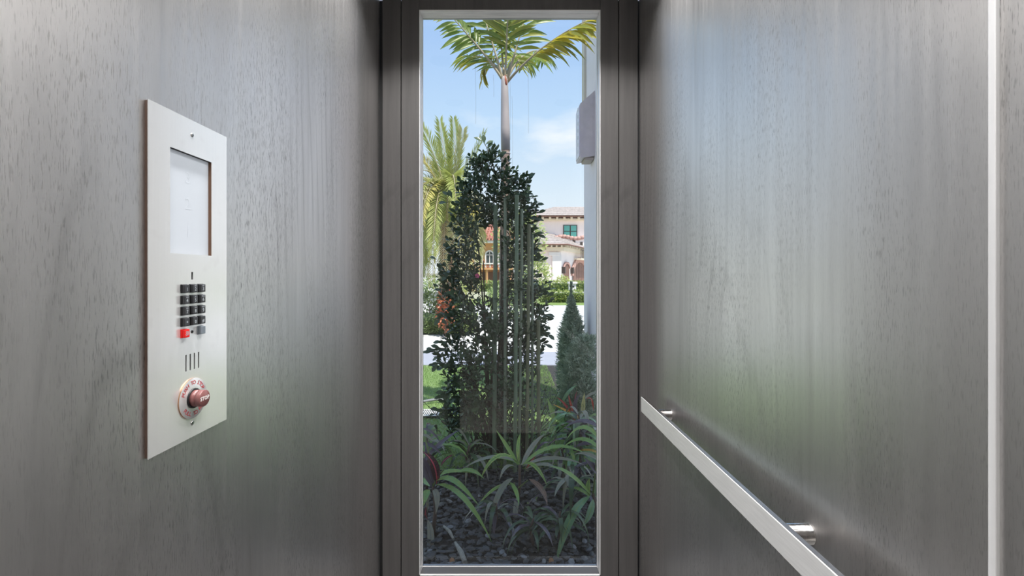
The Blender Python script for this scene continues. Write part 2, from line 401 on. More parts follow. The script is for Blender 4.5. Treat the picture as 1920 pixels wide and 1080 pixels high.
# ceiling downlights of the cab and landing
LAMPM = mat('lamp_lens', (0.9, 0.9, 0.88), 0.4)
def downlight(x, y, zc, w, size, label, group, spread):
    t_ = thing('ceiling_light', (x, y, zc), label, 'ceiling light', group)
    M = Matrix.Translation((x, y, zc))
    MB().lathe([(0.0495, 0.066), (0.0500, 0.0)], M, 24, cap0=False, cap1=False).build('baffle', BLACK, t_)
    MB().lathe([(0.050, 0.0), (0.050, -0.0015), (0.055, -0.0025), (0.056, -0.0005)], M, 24, cap0=False, cap1=False).build('rim', BLACK, t_)
    MB().lathe([(0.049, 0.0640), (0.049, 0.066)], M, 24).build('lens', LAMPM, t_)
    L = D2.lights.new('lamp', 'AREA'); L.shape = 'DISK'; L.size = size; L.energy = w; L.color = (1.0, 0.985, 0.97); L.spread = math.radians(spread)
    lo = D2.objects.new('lamp', L); COL.objects.link(lo); lo.parent = t_; lo.location = (0, 0, 0.004)
for x in (-0.33, 0.345):
    for y in (0.25, 0.80, 1.35):
        downlight(x, y, ZC, LAMP_W, 0.085, 'round recessed downlight in the lift ceiling, ' + ('left' if x < 0 else 'right') + (' one nearest the window' if y > 1 else ' one nearest the doorway' if y < 0.5 else ' one in the middle'), 'downlights in the lift ceiling', 116)
for x in (-0.6, 0.6):
    downlight(x, -1.4, 2.6, LOBBY_W, 0.085, 'round recessed downlight in the landing ceiling, ' + ('left' if x < 0 else 'right') + ' of the doorway', 'downlights in the landing ceiling', 120)

# ------------------------------------------------------------------ control panel on the left wall
PX = -0.487
def PP(y, z): return Vector((PX, y, CAMZ + z))
cp = thing('elevator_control_panel', (XL, 0.702, CAMZ), 'stainless steel lift control panel with screen, keypad and stop knob on the left wall', 'control panel')
pya, pyb, pza, pzb = 0.6163, 0.788, -0.2505, 0.2382
sya, syb, sza, szb = 0.6563, 0.7479, 0.031, 0.1845
mb = MB()
def prect(ya, yb, za, zb): mb.box((PX - 0.0012, ya, CAMZ + za), (PX, yb, CAMZ + zb))
prect(pya, sya, pza, pzb); prect(syb, pyb, pza, pzb); prect(sya, syb, szb, pzb)
# lower field is cut around the speaker slots and the microphone slot
def slotfield(ya, yb, za, zb, slots):
    cur = ya
    for (a, b, c, d) in sorted(slots):
        prect(cur, a, za, zb); prect(a, b, za, c); prect(a, b, d, zb); cur = b
    prect(cur, yb, za, zb)
slots = [(y - 0.0015, y + 0.0015, -0.1467, -0.1217) for y in (0.6887, 0.6980, 0.7073, 0.7166)]
prect(sya, syb, -0.0105, 0.031) if False else None
slotfield(sya, syb, -0.0110, 0.031, [(0.7002, 0.7042, -0.0075, 0.0040)])
prect(sya, syb, -0.115, -0.0110)
slotfield(sya, syb, -0.155, -0.115, slots)
prect(sya, syb, pza, -0.155)
mb.build('face_plate', STEEL, cp)
MB().box((PX - 0.0055, pya + 0.001, CAMZ + pza + 0.001), (PX - 0.00125, sya, CAMZ + pzb - 0.001)).box((PX - 0.0055, syb, CAMZ + pza + 0.001), (PX - 0.00125, pyb - 0.001, CAMZ + pzb - 0.001)).box((PX - 0.0055, sya, CAMZ + szb), (PX - 0.00125, syb, CAMZ + pzb - 0.001)).box((PX - 0.0055, sya, CAMZ + pza + 0.001), (PX - 0.00125, syb, CAMZ + sza)).build('back_box', mat('copper_brown_edge', (0.10, 0.06, 0.045), 0.5), cp)
SCREEN = mat('pale_display', (0.45, 0.48, 0.52), 0.25, emit=(0.62, 0.68, 0.76), es=0.20)
DEEP = 0.0052
scr = MB().box((PX - DEEP - 0.0003, sya, CAMZ + sza), (PX - DEEP + 0.0002, syb, CAMZ + szb)).build('display_screen', SCREEN, cp); scr['label'] = 'pale blue-grey blank display'
FAINT = mat('faint_display_figures', (0.45, 0.48, 0.52), 0.3, emit=(0.60, 0.67, 0.75), es=0.185)
for ch, zz in (('3', 0.148), ('2', 0.108), ('1', 0.066)):
    text_mb(ch, 0.026, frame((PX - DEEP + 0.0003, 0.7, CAMZ + zz), (1, 0, 0), (0, 1, 0)), extrude=0.00005).build('floor_number', FAINT, scr)
BR = mat('brown_bezel', (0.16, 0.085, 0.05), 0.5, var=0.2)
MB().box((PX - DEEP, syb - 0.0004, CAMZ + sza), (PX - 0.0002, syb, CAMZ + szb)).build('bezel', BR, cp)
MB().box((PX - DEEP, sya, CAMZ + szb - 0.0004), (PX - 0.0002, syb, CAMZ + szb)).build('bezel', DARK, cp)
MB().box((PX - 0.0018, 0.684, CAMZ - 0.150), (PX - 0.00121, 0.722, CAMZ + 0.006)).build('speaker_backing', BLACK, cp)
SCREWM = mat('steel_screw', (0.62, 0.62, 0.62), 0.25, 1.0)
for zz, rr in ((0.2154, 0.0032), (-0.2288, 0.0036)):
    s = MB(); s.lathe([(rr, 0.0), (rr, 0.0006), (rr * 0.7, 0.0012)], frame(PP(0.702, zz), (1, 0, 0), (0, 1, 0)), 14)
    sc = s.build('screw', SCREWM, cp)
    MB().box((PX + 0.0012, 0.702 - 0.0018, CAMZ + zz - 0.0004), (PX + 0.0014, 0.702 + 0.0018, CAMZ + zz + 0.0004)).box((PX + 0.0012, 0.702 - 0.0004, CAMZ + zz - 0.0018), (PX + 0.0014, 0.702 + 0.0004, CAMZ + zz + 0.0018)).build('drive_recess', BLACK, sc)
KEY = mat('dark_grey_key', (0.035, 0.036, 0.040), 0.32)
KEYB = mat('black_key_base', (0.012, 0.012, 0.013), 0.35)
RED = mat('red_key', (0.75, 0.012, 0.010), 0.3); GREYK = mat('slate_grey_key', (0.17, 0.20, 0.23), 0.35)
LEG = mat('pale_key_legend', (0.42, 0.45, 0.48), 0.5)
cols = (0.6825, 0.7008, 0.7185); rows = (-0.0211, -0.0379, -0.0546, -0.0713, -0.0882)
keys = [['1', '2', '3'], ['4', '5', '6'], ['7', '8', '9'], ['*', '0', '#']]
subs = {'2': 'ABC', '3': 'DEF', '4': 'GHI', '5': 'JKL', '6': 'MNO', '7': 'PRS', '8': 'TUV', '9': 'WXY'}
def key(y, zz, m, mb_, body, label=None):
    k = MB().box((PX, y - 0.0061, CAMZ + zz - 0.0066), (PX + 0.0022, y + 0.0061, CAMZ + zz + 0.0066), 0.0006)
    k.box((PX + 0.0021, y - 0.0052, CAMZ + zz - 0.0061), (PX + 0.0062, y + 0.0058, CAMZ + zz + 0.0061), 0.0009, mi=1)
    ko = k.build('key', [mb_, m], cp)
    if label: ko['label'] = label
    if body:
        tm = text_mb(body, 0.0075 if len(body) == 1 else 0.0042, frame((PX + 0.0063, y + 0.0003, CAMZ + zz - (0.0012 if len(body) == 1 else 0)), (1, 0, 0), (0, 1, 0)), extrude=0.00008, bold=0.00008)
        if body in subs: tm.add(text_mb(subs[body], 0.0028, frame((PX + 0.0063, y + 0.0003, CAMZ + zz + 0.0040), (1, 0, 0), (0, 1, 0)), extrude=0.00008))
        tm.build('legend', LEG, ko)
for r in range(4):
    for c in range(3): key(cols[c], rows[r], KEY, KEYB, keys[r][c], 'dark grey key marked ' + {'*': 'star', '#': 'hash'}.get(keys[r][c], keys[r][c]))
key(cols[0], rows[4], RED, RED, 'ON\nOFF', 'red key at the lower left of the keypad')
key(cols[2], rows[4] + 0.0008, GREYK, GREYK, None, 'plain slate-grey key at the lower right of the keypad')
MB().lathe([(0.0024, 0), (0.0024, 0.0008), (0.0012, 0.0009), (0.0010, 0.0003)], frame(PP(0.7015, -0.0880), (1, 0, 0)), 14).build('indicator_lamp', BLACK, cp)
# stop knob
kz = -0.1905
FZ = lambda d, y=0.702: frame((PX + d, y, CAMZ + kz), (1, 0, 0), (0, 1, 0))
COPP = mat('copper_edge', (0.75, 0.45, 0.28), 0.25, 1.0)
col_ = MB(); col_.lathe([(0.0305, 0.0), (0.0308, 0.0006), (0.0308, 0.0020)], FZ(0), 48, mi=1, cap0=False, cap1=False)
col_.lathe([(0.0308, 0.0020), (0.0300, 0.0024), (0.0150, 0.0024)], FZ(0), 48, mi=0, cap0=False, cap1=False)
collar = col_.build('stop_collar', [STEEL, COPP], cp)
REDT = mat('red_lettering', (0.42, 0.03, 0.04), 0.5)
def arc_text(s, rad, a0, a1, flip):
    out_ = MB(); n = len(s)
    for i, ch in enumerate(s):
        if ch == ' ': continue
        a = math.radians(a0 + (a1 - a0) * i / (n - 1))
        # plate axes: +y is away along the wall, z up; seen from the cab, right is +y
        p = (PX + 0.0025, 0.702 + rad * math.sin(a), CAMZ + kz + rad * math.cos(a))
        up = Vector((0, math.sin(a), math.cos(a))) * (-1 if flip else 1)
        xd = Vector((0, up.z, -up.y))
        M = frame(p, (1, 0, 0), xd)
        out_.add(text_mb(ch, 0.0088, M, extrude=0.00006, shear=0.0, bold=0.0001))
    return out_
arc_text('PUSH TO STOP', 0.0240, -68, 62, False).add(arc_text('PULL TO RUN', 0.0240, 232, 122, True)).build('lettering', REDT, collar)
MB().lathe([(0.0152, 0.0018), (0.0152, 0.0040), (0.0128, 0.0042)], FZ(0), 32).build('knob_bushing', BLACK, cp)
MAR = mat('maroon_knob', (0.22, 0.090, 0.086), 0.28, spec=0.6)
kn = MB().lathe([(0.0125, 0.003), (0.0127, 0.0102), (0.0118, 0.0106), (0.0118, 0.0116), (0.0127, 0.0120), (0.0127, 0.0188), (0.0120, 0.0196), (0.0, 0.0197)], FZ(0), 40, cap1=False).build('stop_knob', MAR, cp)
text_mb('STOP', 0.0082, FZ(0.0198), extrude=0.00008, bold=0.00025, space=1.05).build('lettering', mat('white_lettering', (0.85, 0.82, 0.80), 0.5), kn)

# ------------------------------------------------------------------ handrail
ax = 0.448; zt, zb = CAMZ - 0.4101, CAMZ - 0.4590
hr = thing('handrail', (XR, 0.8, CAMZ - 0.43), 'flat satin steel handrail running along the right wall', 'handrail')
MB().box((ax + 0.002, -0.2, zb + 0.0006), (ax + 0.0115, 1.5285, zt), 0.0008).build('rail', POLISH, hr)
MB().box((ax, -0.2, zb), (ax + 0.0022, 1.529, zt - 0.0004), 0.0004).build('brushed_face', RAIL, hr)
for yy in (1.408, 0.761, 0.1):
    M = frame((ax + 0.0114, yy, CAMZ - 0.4335), (1, 0, 0))
    MB().lathe([(0.0165, 0), (0.0165, XR - ax - 0.0135), (0.0170, XR - ax - 0.0132), (0.0170, XR - ax - 0.0115)], M, 28).build('bracket', POLISH, hr)

# ------------------------------------------------------------------ outside: building, ground
STUC = mat('white_stucco', (0.95, 0.87, 0.93), 0.85, var=0.04, vscale=4, bump=0.12, bscale=120)
HB = 6.2
fac = MB().box((-7, 1.83, -0.1), (-0.46, 1.98, HB)).box((0.47, 1.83, -0.1), (7.0, 1.98, HB)).box((-0.46, 1.83, 2.62), (0.47, 1.98, HB)).box((-0.46, 1.83, -0.1), (0.47, 1.98, 0.14))
struct('wall_facade', fac, STUC, None, 'white stucco outside wall around the window')
struct('roof', MB().box((-7, -3, HB - 0.2), (7, 1.98, HB)), STUC)
we = struct('wall_wing', MB().box((0.788, 3.86, -0.1), (1.12, 4.70, HB + 0.3)), STUC, None, 'white narrow end wall in shade at the right of the view')
MB().box((0.765, 4.56, 2.62 + 0.35), (0.90, 4.70, HB), 0.004).build('corner_pilaster', mat('beige_stucco', (0.72, 0.66, 0.56), 0.85, bump=0.1), we)

# sconce on the wing wall
SCM = mat('grey_lilac_metal', (0.66, 0.60, 0.64), 0.45, 0.0, var=0.06); SCG = mat('frosted_lilac_glass', (0.80, 0.76, 0.92), 0.3)
wl = thing('wall_lantern', (0.788, 4.25, 2.85), 'tall flat grey wall lantern high on the white side wall', 'lantern')
zlo, zhi = W(1077, 295, 4.1).z, W(1077, 172, 4.1).z
mb = MB(); v0 = []
for (x, y, a, b) in ((0.788, 4.12, zlo + 0.02, zhi + 0.02), (0.655, 4.12, zlo, zhi - 0.10), (0.655, 4.34, zlo, zhi - 0.10), (0.788, 4.34, zlo + 0.02, zhi + 0.02)): v0.append((x, y, a, b))
n = 0; mb.v = [Vector((x, y, a)) for x, y, a, b in v0] + [Vector((x, y, b)) for x, y, a, b in v0]
for f in ((3, 2, 1, 0), (4, 5, 6, 7), (0, 1, 5, 4), (1, 2, 6, 5), (2, 3, 7, 6), (3, 0, 4, 7)): mb.face(f)
mb.build('housing', SCM, wl)
MB().box((0.648, 4.13, zlo + 0.02), (0.656, 4.33, zhi - 0.12), 0.002).build('side_glass', SCG, wl)
for i in range(7):
    zz = zlo + 0.06 + i * 0.065
    MB().box((0.645, 4.19, zz), (0.649, 4.21, zz + 0.03), 0.0008).build('slot', mat('pale_slot', (0.8, 0.8, 0.85), 0.4) if i == 0 else D2.materials['pale_slot'], wl)
MB().box((0.70, 4.14, zlo - 0.012), (0.78, 4.32, zlo + 0.012), 0.003).build('lamp_opening', mat('pale_brown_lamp', (0.5, 0.42, 0.38), 0.5), wl)

SOIL = mat('dark_mulch_soil', (0.030, 0.027, 0.026), 0.9, var=0.4, vscale=30, bump=0.6, bscale=60)
GRASSB = mat('lawn_turf', (0.20, 0.29, 0.10), 0.8, var=0.25, vscale=60, bump=0.4, bscale=150)
PAVE = mat('shade_toned_concrete_paving', (0.36, 0.37, 0.43), 0.8, var=0.05, vscale=3)  # darker lavender base colour stands in for shade lying over the concrete
ROADM = mat('pale_road', (0.60, 0.59, 0.58), 0.8, var=0.06, vscale=2)
bed = struct('planting_bed', MB().box((-2.6, 1.98, -0.12), (3.4, 3.28, -0.01)), SOIL)
struct('lawn', MB().box((-9, 3.28, -0.12), (0.2, 7.05, -0.006)).box((2.2, 4.75, -0.12), (9, 7.05, -0.006)).box((0.2, 3.28, -0.12), (0.788, 4.75, -0.006)).box((0.788, 3.28, -0.12), (1.12, 3.86, -0.006)).box((1.12, 3.28, -0.12), (9, 4.75, -0.006)), GRASSB, None, 'trimmed green lawn outside the window')
struct('side_bed', MB().box((0.2, 4.75, -0.12), (2.2, 7.05, -0.01)), SOIL)
struct('sidewalk', MB().box((-14, 7.05, -0.12), (14, 8.25, -0.0)), PAVE, None, 'pale concrete strip beyond the lawn, shade put into its colour')
struct('road', MB().box((-30, 8.25, -0.12), (30, 21.0, -0.015)), ROADM, None, 'sunlit pale road across the view')
struct('far_ground', MB().box((-70, 21.0, -0.12), (70, 120, -0.01)), mat('far_lawn', (0.20, 0.28, 0.07), 0.9, var=0.3, vscale=1.5))
struct('bounce_paving', MB().box((-1.5, 30.2, -0.1), (26, 60, 0.0)), ROADM, None, 'added pale paving before the pink house for neutral bounce light')  # pale paving added to keep green lawn bounce off the house walls
struct('near_ground', MB().box((-30, -10, -0.3), (30, 8.0, -0.125)), SOIL)

# grass blades on the lawn
def grass(n, x0, x1, y0, y1, hh):
    rg = np.random.RandomState(3); mb = MB()
    xs = rg.uniform(x0, x1, n); ys = y0 + (y1 - y0) * rg.uniform(0, 1, n) ** 1.3; an = rg.uniform(0, 6.28, n); h = hh * rg.uniform(0.6, 1.2, n); lx = rg.normal(0, 0.012, n); ly = rg.normal(0, 0.012, n)
    for i in range(n):
        w = 0.0035; c, s = math.cos(an[i]) * w, math.sin(an[i]) * w; k = len(mb.v)
        mb.v += [Vector((xs[i] - c, ys[i] - s, -0.008)), Vector((xs[i] + c, ys[i] + s, -0.008)), Vector((xs[i] + lx[i], ys[i] + ly[i], h[i]))]
        mb.face((k, k + 1, k + 2))
    return mb
gr = grass(44000, -2.0, 0.6, 3.29, 7.04, 0.017).build('grass', mat('grass_blade', (0.22, 0.335, 0.11), 0.6, transl=0.3, var=0.3, vscale=3))
tag(gr, 'short green grass blades of the lawn', 'grass', kind='stuff')

# gravel: stones of the bed
STONE = [mat('lit_grey_stone', (0.24, 0.235, 0.23), 0.55, var=0.3, vscale=40), mat('dark_stone', (0.075, 0.072, 0.07), 0.5, var=0.3, vscale=40)]  # the lighter colour carries the highlights of lit stones
def chip(seed):
    rr = random.Random(seed); bm = bmesh.new(); bmesh.ops.create_icosphere(bm, subdivisions=1, radius=1)
    for v in bm.verts: v.co = Vector((v.co.x * 1.25, v.co.y * 0.8, v.co.z * 0.42)) * rr.uniform(0.75, 1.2)
    bm.verts.index_update(); mb = MB(); mb.v = [v.co.copy() for v in bm.verts]
    for f in bm.faces: mb.face([v.index for v in f.verts])
    bm.free(); return mb
chips = [chip(i) for i in range(6)]
chip_me = [c.mesh('stone', STONE[0 if i == 0 else 1], Vector((0, 0, 0)))[0] for i, c in enumerate(chips)]
rs = random.Random(5); rest = MB()
for i in range(2600):
    # thicker where the photograph shows bare stones, left of the middle
    x = rs.uniform(-0.85, 0.70); y = rs.uniform(2.02, 3.35)
    s = rs.uniform(0.010, 0.021)
    M = Matrix.Translation((x, y, -0.006 + rs.uniform(0, 0.012))) @ Matrix.Rotation(rs.uniform(0, 6.28), 4, 'Z') @ Matrix.Rotation(rs.uniform(-0.5, 0.5), 4, 'X') @ Matrix.Scale(s, 4)
    if i < 300 and True:
        M = Matrix.Translation((rs.uniform(-0.45, 0.42), rs.uniform(2.15, 3.0), 0.004 + rs.uniform(0, 0.012))) @ Matrix.Rotation(rs.uniform(0, 6.28), 4, 'Z') @ Matrix.Rotation(rs.uniform(-0.5, 0.5), 4, 'X') @ Matrix.Scale(rs.uniform(0.014, 0.024), 4)
        inst('stone', chip_me[i % 6], M, bed) if bed in WORLD else None
    else:
        rest.add(chips[i % 6], M)
o = rest.build('gravel', STONE[1], bed); o['kind'] = 'stuff'

# drain grate on the lawn
gp = W(806, 778, 4.55)
dg = thing('drain_grate', (gp.x, gp.y, 0), 'small white slotted drain grate set in the lawn at the left', 'grate')
WHM = mat('white_plastic', (0.75, 0.75, 0.74), 0.5)
gx0, gx1, gy0, gy1 = gp.x - 0.14, gp.x + 0.10, 4.44, 4.66
MB().box((gx0, gy0, 0.018), (gx1, gy0 + 0.012, 0.024)).box((gx0, gy1 - 0.012, 0.018), (gx1, gy1, 0.024)).box((gx0, gy0, 0.018), (gx0 + 0.01, gy1, 0.032)).box((gx1 - 0.01, gy0, 0.018), (gx1, gy1, 0.032)).build('grate_frame', WHM, dg)
MB().box((gx0, gy0, 0.0), (gx1, gy1, 0.019)).build('drain_well', BLACK, dg)
k = int((gx1 - gx0 - 0.02) / 0.0185)
for i in range(k):
    x = gx0 + 0.014 + i * 0.0185
    MB().box((x, gy0 + 0.010, 0.020), (x + 0.0085, gy1 - 0.010, 0.0235)).build('slat', WHM, dg)
hs = thing('edging_strip', (gp.x, 4.9, 0), 'thin curved grey edging strip lying across the lawn above the drain grate', 'edging')
pts = [W(770, 770, 4.85), W(790, 764, 4.9), W(804, 760, 4.95), W(820, 760, 5.0), W(834, 764, 4.95)]
MB().tube([Vector((p.x, p.y, 0.03)) for p in pts], 0.016, 8).build('strip', mat('grey_rubber', (0.22, 0.23, 0.25), 0.5), hs)

# ------------------------------------------------------------------ leaves
def bez(ps, t):
    ps = [Vector(p) for p in ps]
    while len(ps) > 1: ps = [a.lerp(b, t) for a, b in zip(ps[:-1], ps[1:])]
    return ps[0]
def blade(ctrl, width, up=(0, -0.55, 0.83), n=9, fold=0.18, base=0.25, shape=0.9, wav=0.0):
    mb = MB(); pts = [bez(ctrl, i / (n - 1)) for i in range(n)]; sides = []; norms = []; ws = []
    for i, p in enumerate(pts):
        tg = (pts[min(i + 1, n - 1)] - pts[max(i - 1, 0)]).normalized()
        sd = tg.cross(Vector(up))
        if sd.length < 0.15: sd = tg.cross(Vector((0, -1, 0.1)))
        sd.normalize(); nr = sd.cross(tg).normalized()
        if i and sd.dot(sides[-1]) < 0: sd = -sd; nr = -nr
        t = i / (n - 1)
        w = width * (math.sin(math.pi * (base * 0.35 + t * (1 - base * 0.35)) ** shape)) * (1 if t > 0.12 else 0.35 + t * 5)
        if t >= 1: w = width * 0.02
        sides.append(sd); norms.append(nr); ws.append(max(w * (1 + wav * math.sin(i * 2.1)), width * 0.03))
    mb.strip(pts, sides, norms, ws, fold); return mb
def leaf_template(n=4, obov=0.12, fold=0.2, curl=0.15):
    """unit leaf: length 1 along +Y, faces +Z"""
    mb = MB(); pts = []; ws = []
    for i in range(n + 1):
        t = i / n; pts.append(Vector((0, t, -curl * t * t)))
        ws.append(max(0.012, 0.25 * math.sin(math.pi * min(1, t ** (1 + obov * 2)))))
    mb.strip(pts, [Vector((1, 0, 0))] * (n + 1), [Vector((0, 0, 1))] * (n + 1), ws, fold); return mb
def orient(loc, ydir, up, s):
    y_ = Vector(ydir).normalized(); x_ = y_.cross(Vector(up))
    if x_.length < 1e-4: x_ = y_.cross(Vector((1, 0, 0.2)))
    x_.normalize(); z_ = x_.cross(y_)
    M = Matrix((x_ * s, y_ * s, z_ * s)).transposed().to_4x4(); M.translation = Vector(loc); return M

LD = leaf_mat('dark_glossy_leaf', (0.052, 0.088, 0.042), (0.105, 0.165, 0.07), (0.07, 0.12, 0.05), 0.04, 0.30, transl=0.10, spec=0.5)
LG = leaf_mat('green_strap_leaf', (0.21, 0.37, 0.10), (0.32, 0.50, 0.14), (0.30, 0.40, 0.10), 0.08, 0.32, (0.55, 0.55, 0.12), 0.35)
LGY = leaf_mat('yellow_edged_leaf', (0.22, 0.38, 0.09), (0.36, 0.50, 0.12), (0.10, 0.2, 0.05), 0.08, 0.35, (0.6, 0.62, 0.16), 0.5, (0.50, 0.55, 0.15))
LGR = leaf_mat('grey_bronze_leaf', (0.27, 0.285, 0.20), (0.40, 0.38, 0.29), (0.26, 0.25, 0.20), 0.07, 0.35, (0.45, 0.30, 0.16), 0.35)
LPK = leaf_mat('pink_brown_leaf', (0.28, 0.17, 0.13), (0.36, 0.24, 0.17), (0.45, 0.30, 0.2), 0.07, 0.4, (0.16, 0.10, 0.08), 0.6)
LPU = leaf_mat('dark_purple_leaf', (0.085, 0.062, 0.082), (0.19, 0.15, 0.175), (0.10, 0.07, 0.07), 0.05, 0.25, spec=0.7)
LRD = leaf_mat('dark_red_leaf', (0.060, 0.025, 0.025), (0.11, 0.05, 0.05), (0.75, 0.10, 0.14), 0.09, 0.3, (0.5, 0.06, 0.05), 0.5)
LBL = leaf_mat('blue_green_leaf', (0.17, 0.34, 0.14), (0.34, 0.52, 0.32), (0.30, 0.42, 0.12), 0.06, 0.28, (0.5, 0.55, 0.2), 0.2, spec=0.7)
LYE = leaf_mat('yellow_orange_leaf', (0.62, 0.30, 0.03), (0.70, 0.50, 0.07), (0.75, 0.6, 0.2), 0.06, 0.4, (0.12, 0.16, 0.04), 0.5)
LYS = leaf_mat('yellow_spotted_leaf', (0.62, 0.58, 0.22), (0.70, 0.66, 0.40), (0.25, 0.3, 0.1), 0.05, 0.4, (0.12, 0.2, 0.06), 0.7)
LRE = leaf_mat('bright_red_leaf', (0.45, 0.035, 0.03), (0.60, 0.10, 0.05), (0.7, 0.25, 0.1), 0.06, 0.35, (0.06, 0.03, 0.03), 0.6)
BARK = mat('brown_bark', (0.15, 0.10, 0.075), 0.8, var=0.35, vscale=20, vmap=(1, 1, 0.3), bump=0.3)
TWIG = mat('dark_twig', (0.085, 0.065, 0.045), 0.8, var=0.2)
STEMG = mat('green_stem', (0.17, 0.22, 0.07), 0.5, var=0.2)

def wl_pts(lst, d):
    """control points: (px,py[,depth offset])"""
    return [W(p[0], p[1], d + (p[2] if len(p) > 2 else 0.0)) for p in lst]

WS = 0.82
def strap_plant(name, label, base, crown, d, leaves, stems, group=None):
    """leaves: (material, half width in metres, control points)"""
    b = W(base[0], base[1], d); b.z = 0
    t_ = thing(name, b, label, 'plant', group)
    c = W(crown[0], crown[1], d)
    MB().tube([b, b.lerp(c, 0.5) + Vector((0.012, 0.01, 0)), c], [0.012, 0.010, 0.007], 7).build('stem', BARK, t_)
    for q in stems:
        MB().tube(wl_pts(q, d), [0.005] * len(q), 6).build('stem', STEMG, t_)
    for m, w, pts in leaves:
        blade(wl_pts(pts, d), w * WS).build('leaf', m, t_)
    return t_

# middle rosette
mid = strap_plant('strap_leaf_croton', 'green and bronze strap-leaved plant in the middle foreground below the tall shrub', (968, 1010), (974, 872), 2.75, [
    (LG, 0.017, [(972, 872), (958, 850, -.02), (944, 826, -.05), (930, 806, -.02)]),
    (LGY, 0.013, [(974, 870), (968, 845), (972, 822, .1), (976, 812, .2)]),
    (LGR, 0.020, [(978, 872), (992, 845, .1), (1004, 824, .2), (1024, 812, .25)]),
    (LG, 0.017, [(980, 872), (1012, 836, .05), (1062, 822, -.05), (1104, 856, -.1)]),
    (LGR, 0.015, [(980, 874), (1020, 852, .0), (1062, 856, -.05), (1096, 872, -.1)]),
    (LGY, 0.015, [(982, 870), (1000, 862, -.1), (1014, 884, -.15), (1026, 910, -.2)]),
    (LGY, 0.016, [(972, 866), (938, 834, -.1), (912, 866, -.2), (901, 900, -.2)]),
    (LGR, 0.015, [(970, 866), (930, 846, .1), (896, 860, .15), (866, 880, .2)]),
    (LG, 0.014, [(972, 868), (930, 850, .2), (912, 858, .3), (884, 870, .3)]),
    (LGR, 0.014, [(968, 876), (952, 866, -.1), (942, 878, -.2), (936, 902, -.2)]),
    (LGR, 0.021, [(962, 896), (940, 906, -.15), (926, 940, -.2), (919, 984, -.25)]),
    (LG, 0.015, [(956, 904), (966, 912, -.15), (972, 930, -.2), (973, 948, -.25)]),
    (LPK, 0.021, [(992, 898), (1012, 908, -.1), (1024, 925, -.2), (1026, 948, -.25)]),
    (LGR, 0.019, [(972, 930), (966, 948, -.1), (964, 970, -.15), (968, 996, -.15)]),
    (LG, 0.026, [(988, 944), (1018, 928, .2), (1050, 932, .3), (1086, 946, .3)]),
    (LGY, 0.011, [(958, 908), (934, 906, -.1), (914, 924, -.2), (894, 950, -.2)]),
    (LG, 0.015, [(970, 962), (976, 975, -.1), (980, 995, -.15), (978, 1018, -.15)]),
    (LGR, 0.016, [(985, 880), (1010, 866, -.1), (1030, 868, -.2), (1050, 882, -.2)]),
    (LRE, 0.008, [(986, 880), (996, 866, .1), (1002, 856, .15), (1008, 850, .2)]),
    (LG, 0.013, [(976, 872), (960, 862, .15), (946, 852, .25), (925, 850, .3)]),
    (LGR, 0.013, [(976, 872), (990, 858, .25), (1010, 852, .35), (1040, 850, .35)]),
], [[(969, 930), (964, 905)], [(972, 915), (990, 900)], [(969, 975), (972, 945), (971, 930)]])
# left plant
lef = strap_plant('red_leaf_croton', 'dark red and green leaved plant at the lower left of the window', (812, 1040), (812, 912), 2.45, [
    (LRD, 0.030, [(818, 908), (822, 878, -.02), (808, 856, -.04), (792, 846, -.05)]),
    (LPU, 0.030, [(812, 912), (800, 886), (796, 866), (784, 852)]),
    (LG, 0.016, [(814, 902), (826, 878, .05), (856, 880, .08), (892, 888, .1)]),
    (LG, 0.015, [(860, 884, .08), (878, 876, .1), (896, 884, .1), (908, 898, .1)]),
    (LG, 0.019, [(816, 902), (844, 882, -.05), (868, 912, -.1), (898, 948, -.15)]),
    (LG, 0.017, [(818, 908), (856, 906, -.1), (890, 950, -.2), (922, 1016, -.25)]),
    (LYS, 0.010, [(806, 918), (800, 920, -.02), (793, 936, -.05), (788, 960, -.06)]),
    (LG, 0.026, [(804, 918), (799, 922, -.05), (791, 940, -.1), (784, 968, -.1)]),
    (LGR, 0.020, [(812, 918), (820, 920, -.05), (822, 940, -.08), (817, 964, -.1)]),
    (LGR, 0.011, [(808, 922), (802, 928), (800, 945), (802, 962)]),
    (LPU, 0.015, [(800, 856, .1), (818, 838, .1), (838, 818, .15), (862, 806, .2)]),
    (LPU, 0.009, [(780, 804, .2), (800, 800, .2), (818, 812, .2), (826, 832, .2)]),
    (LPU, 0.014, [(780, 836, .1), (800, 826, .1), (816, 836, .1), (828, 854, .1)]),
    (LGR, 0.011, [(790, 816, .05), (800, 814, .05), (806, 820, .05), (812, 828, .05)]),
    (LPU, 0.013, [(790, 880, .1), (800, 850, .15), (815, 838, .2), (835, 836, .2)]),
    (LRD, 0.010, [(826, 874, .1), (834, 860, .1), (840, 856, .15), (852, 852, .2)]),
    (LGR, 0.022, [(802, 975), (812, 1000, -.05), (808, 1036, -.1), (801, 1066, -.12)]),
    (LRD, 0.012, [(800, 950), (796, 958), (798, 968), (802, 974)]),
    (LG, 0.014, [(806, 912), (792, 900, .1), (786, 894, .1), (778, 890, .1)]),
], [[(812, 912), (806, 860, .05), (792, 800, .1)], [(812, 912), (820, 895), (832, 880)]])
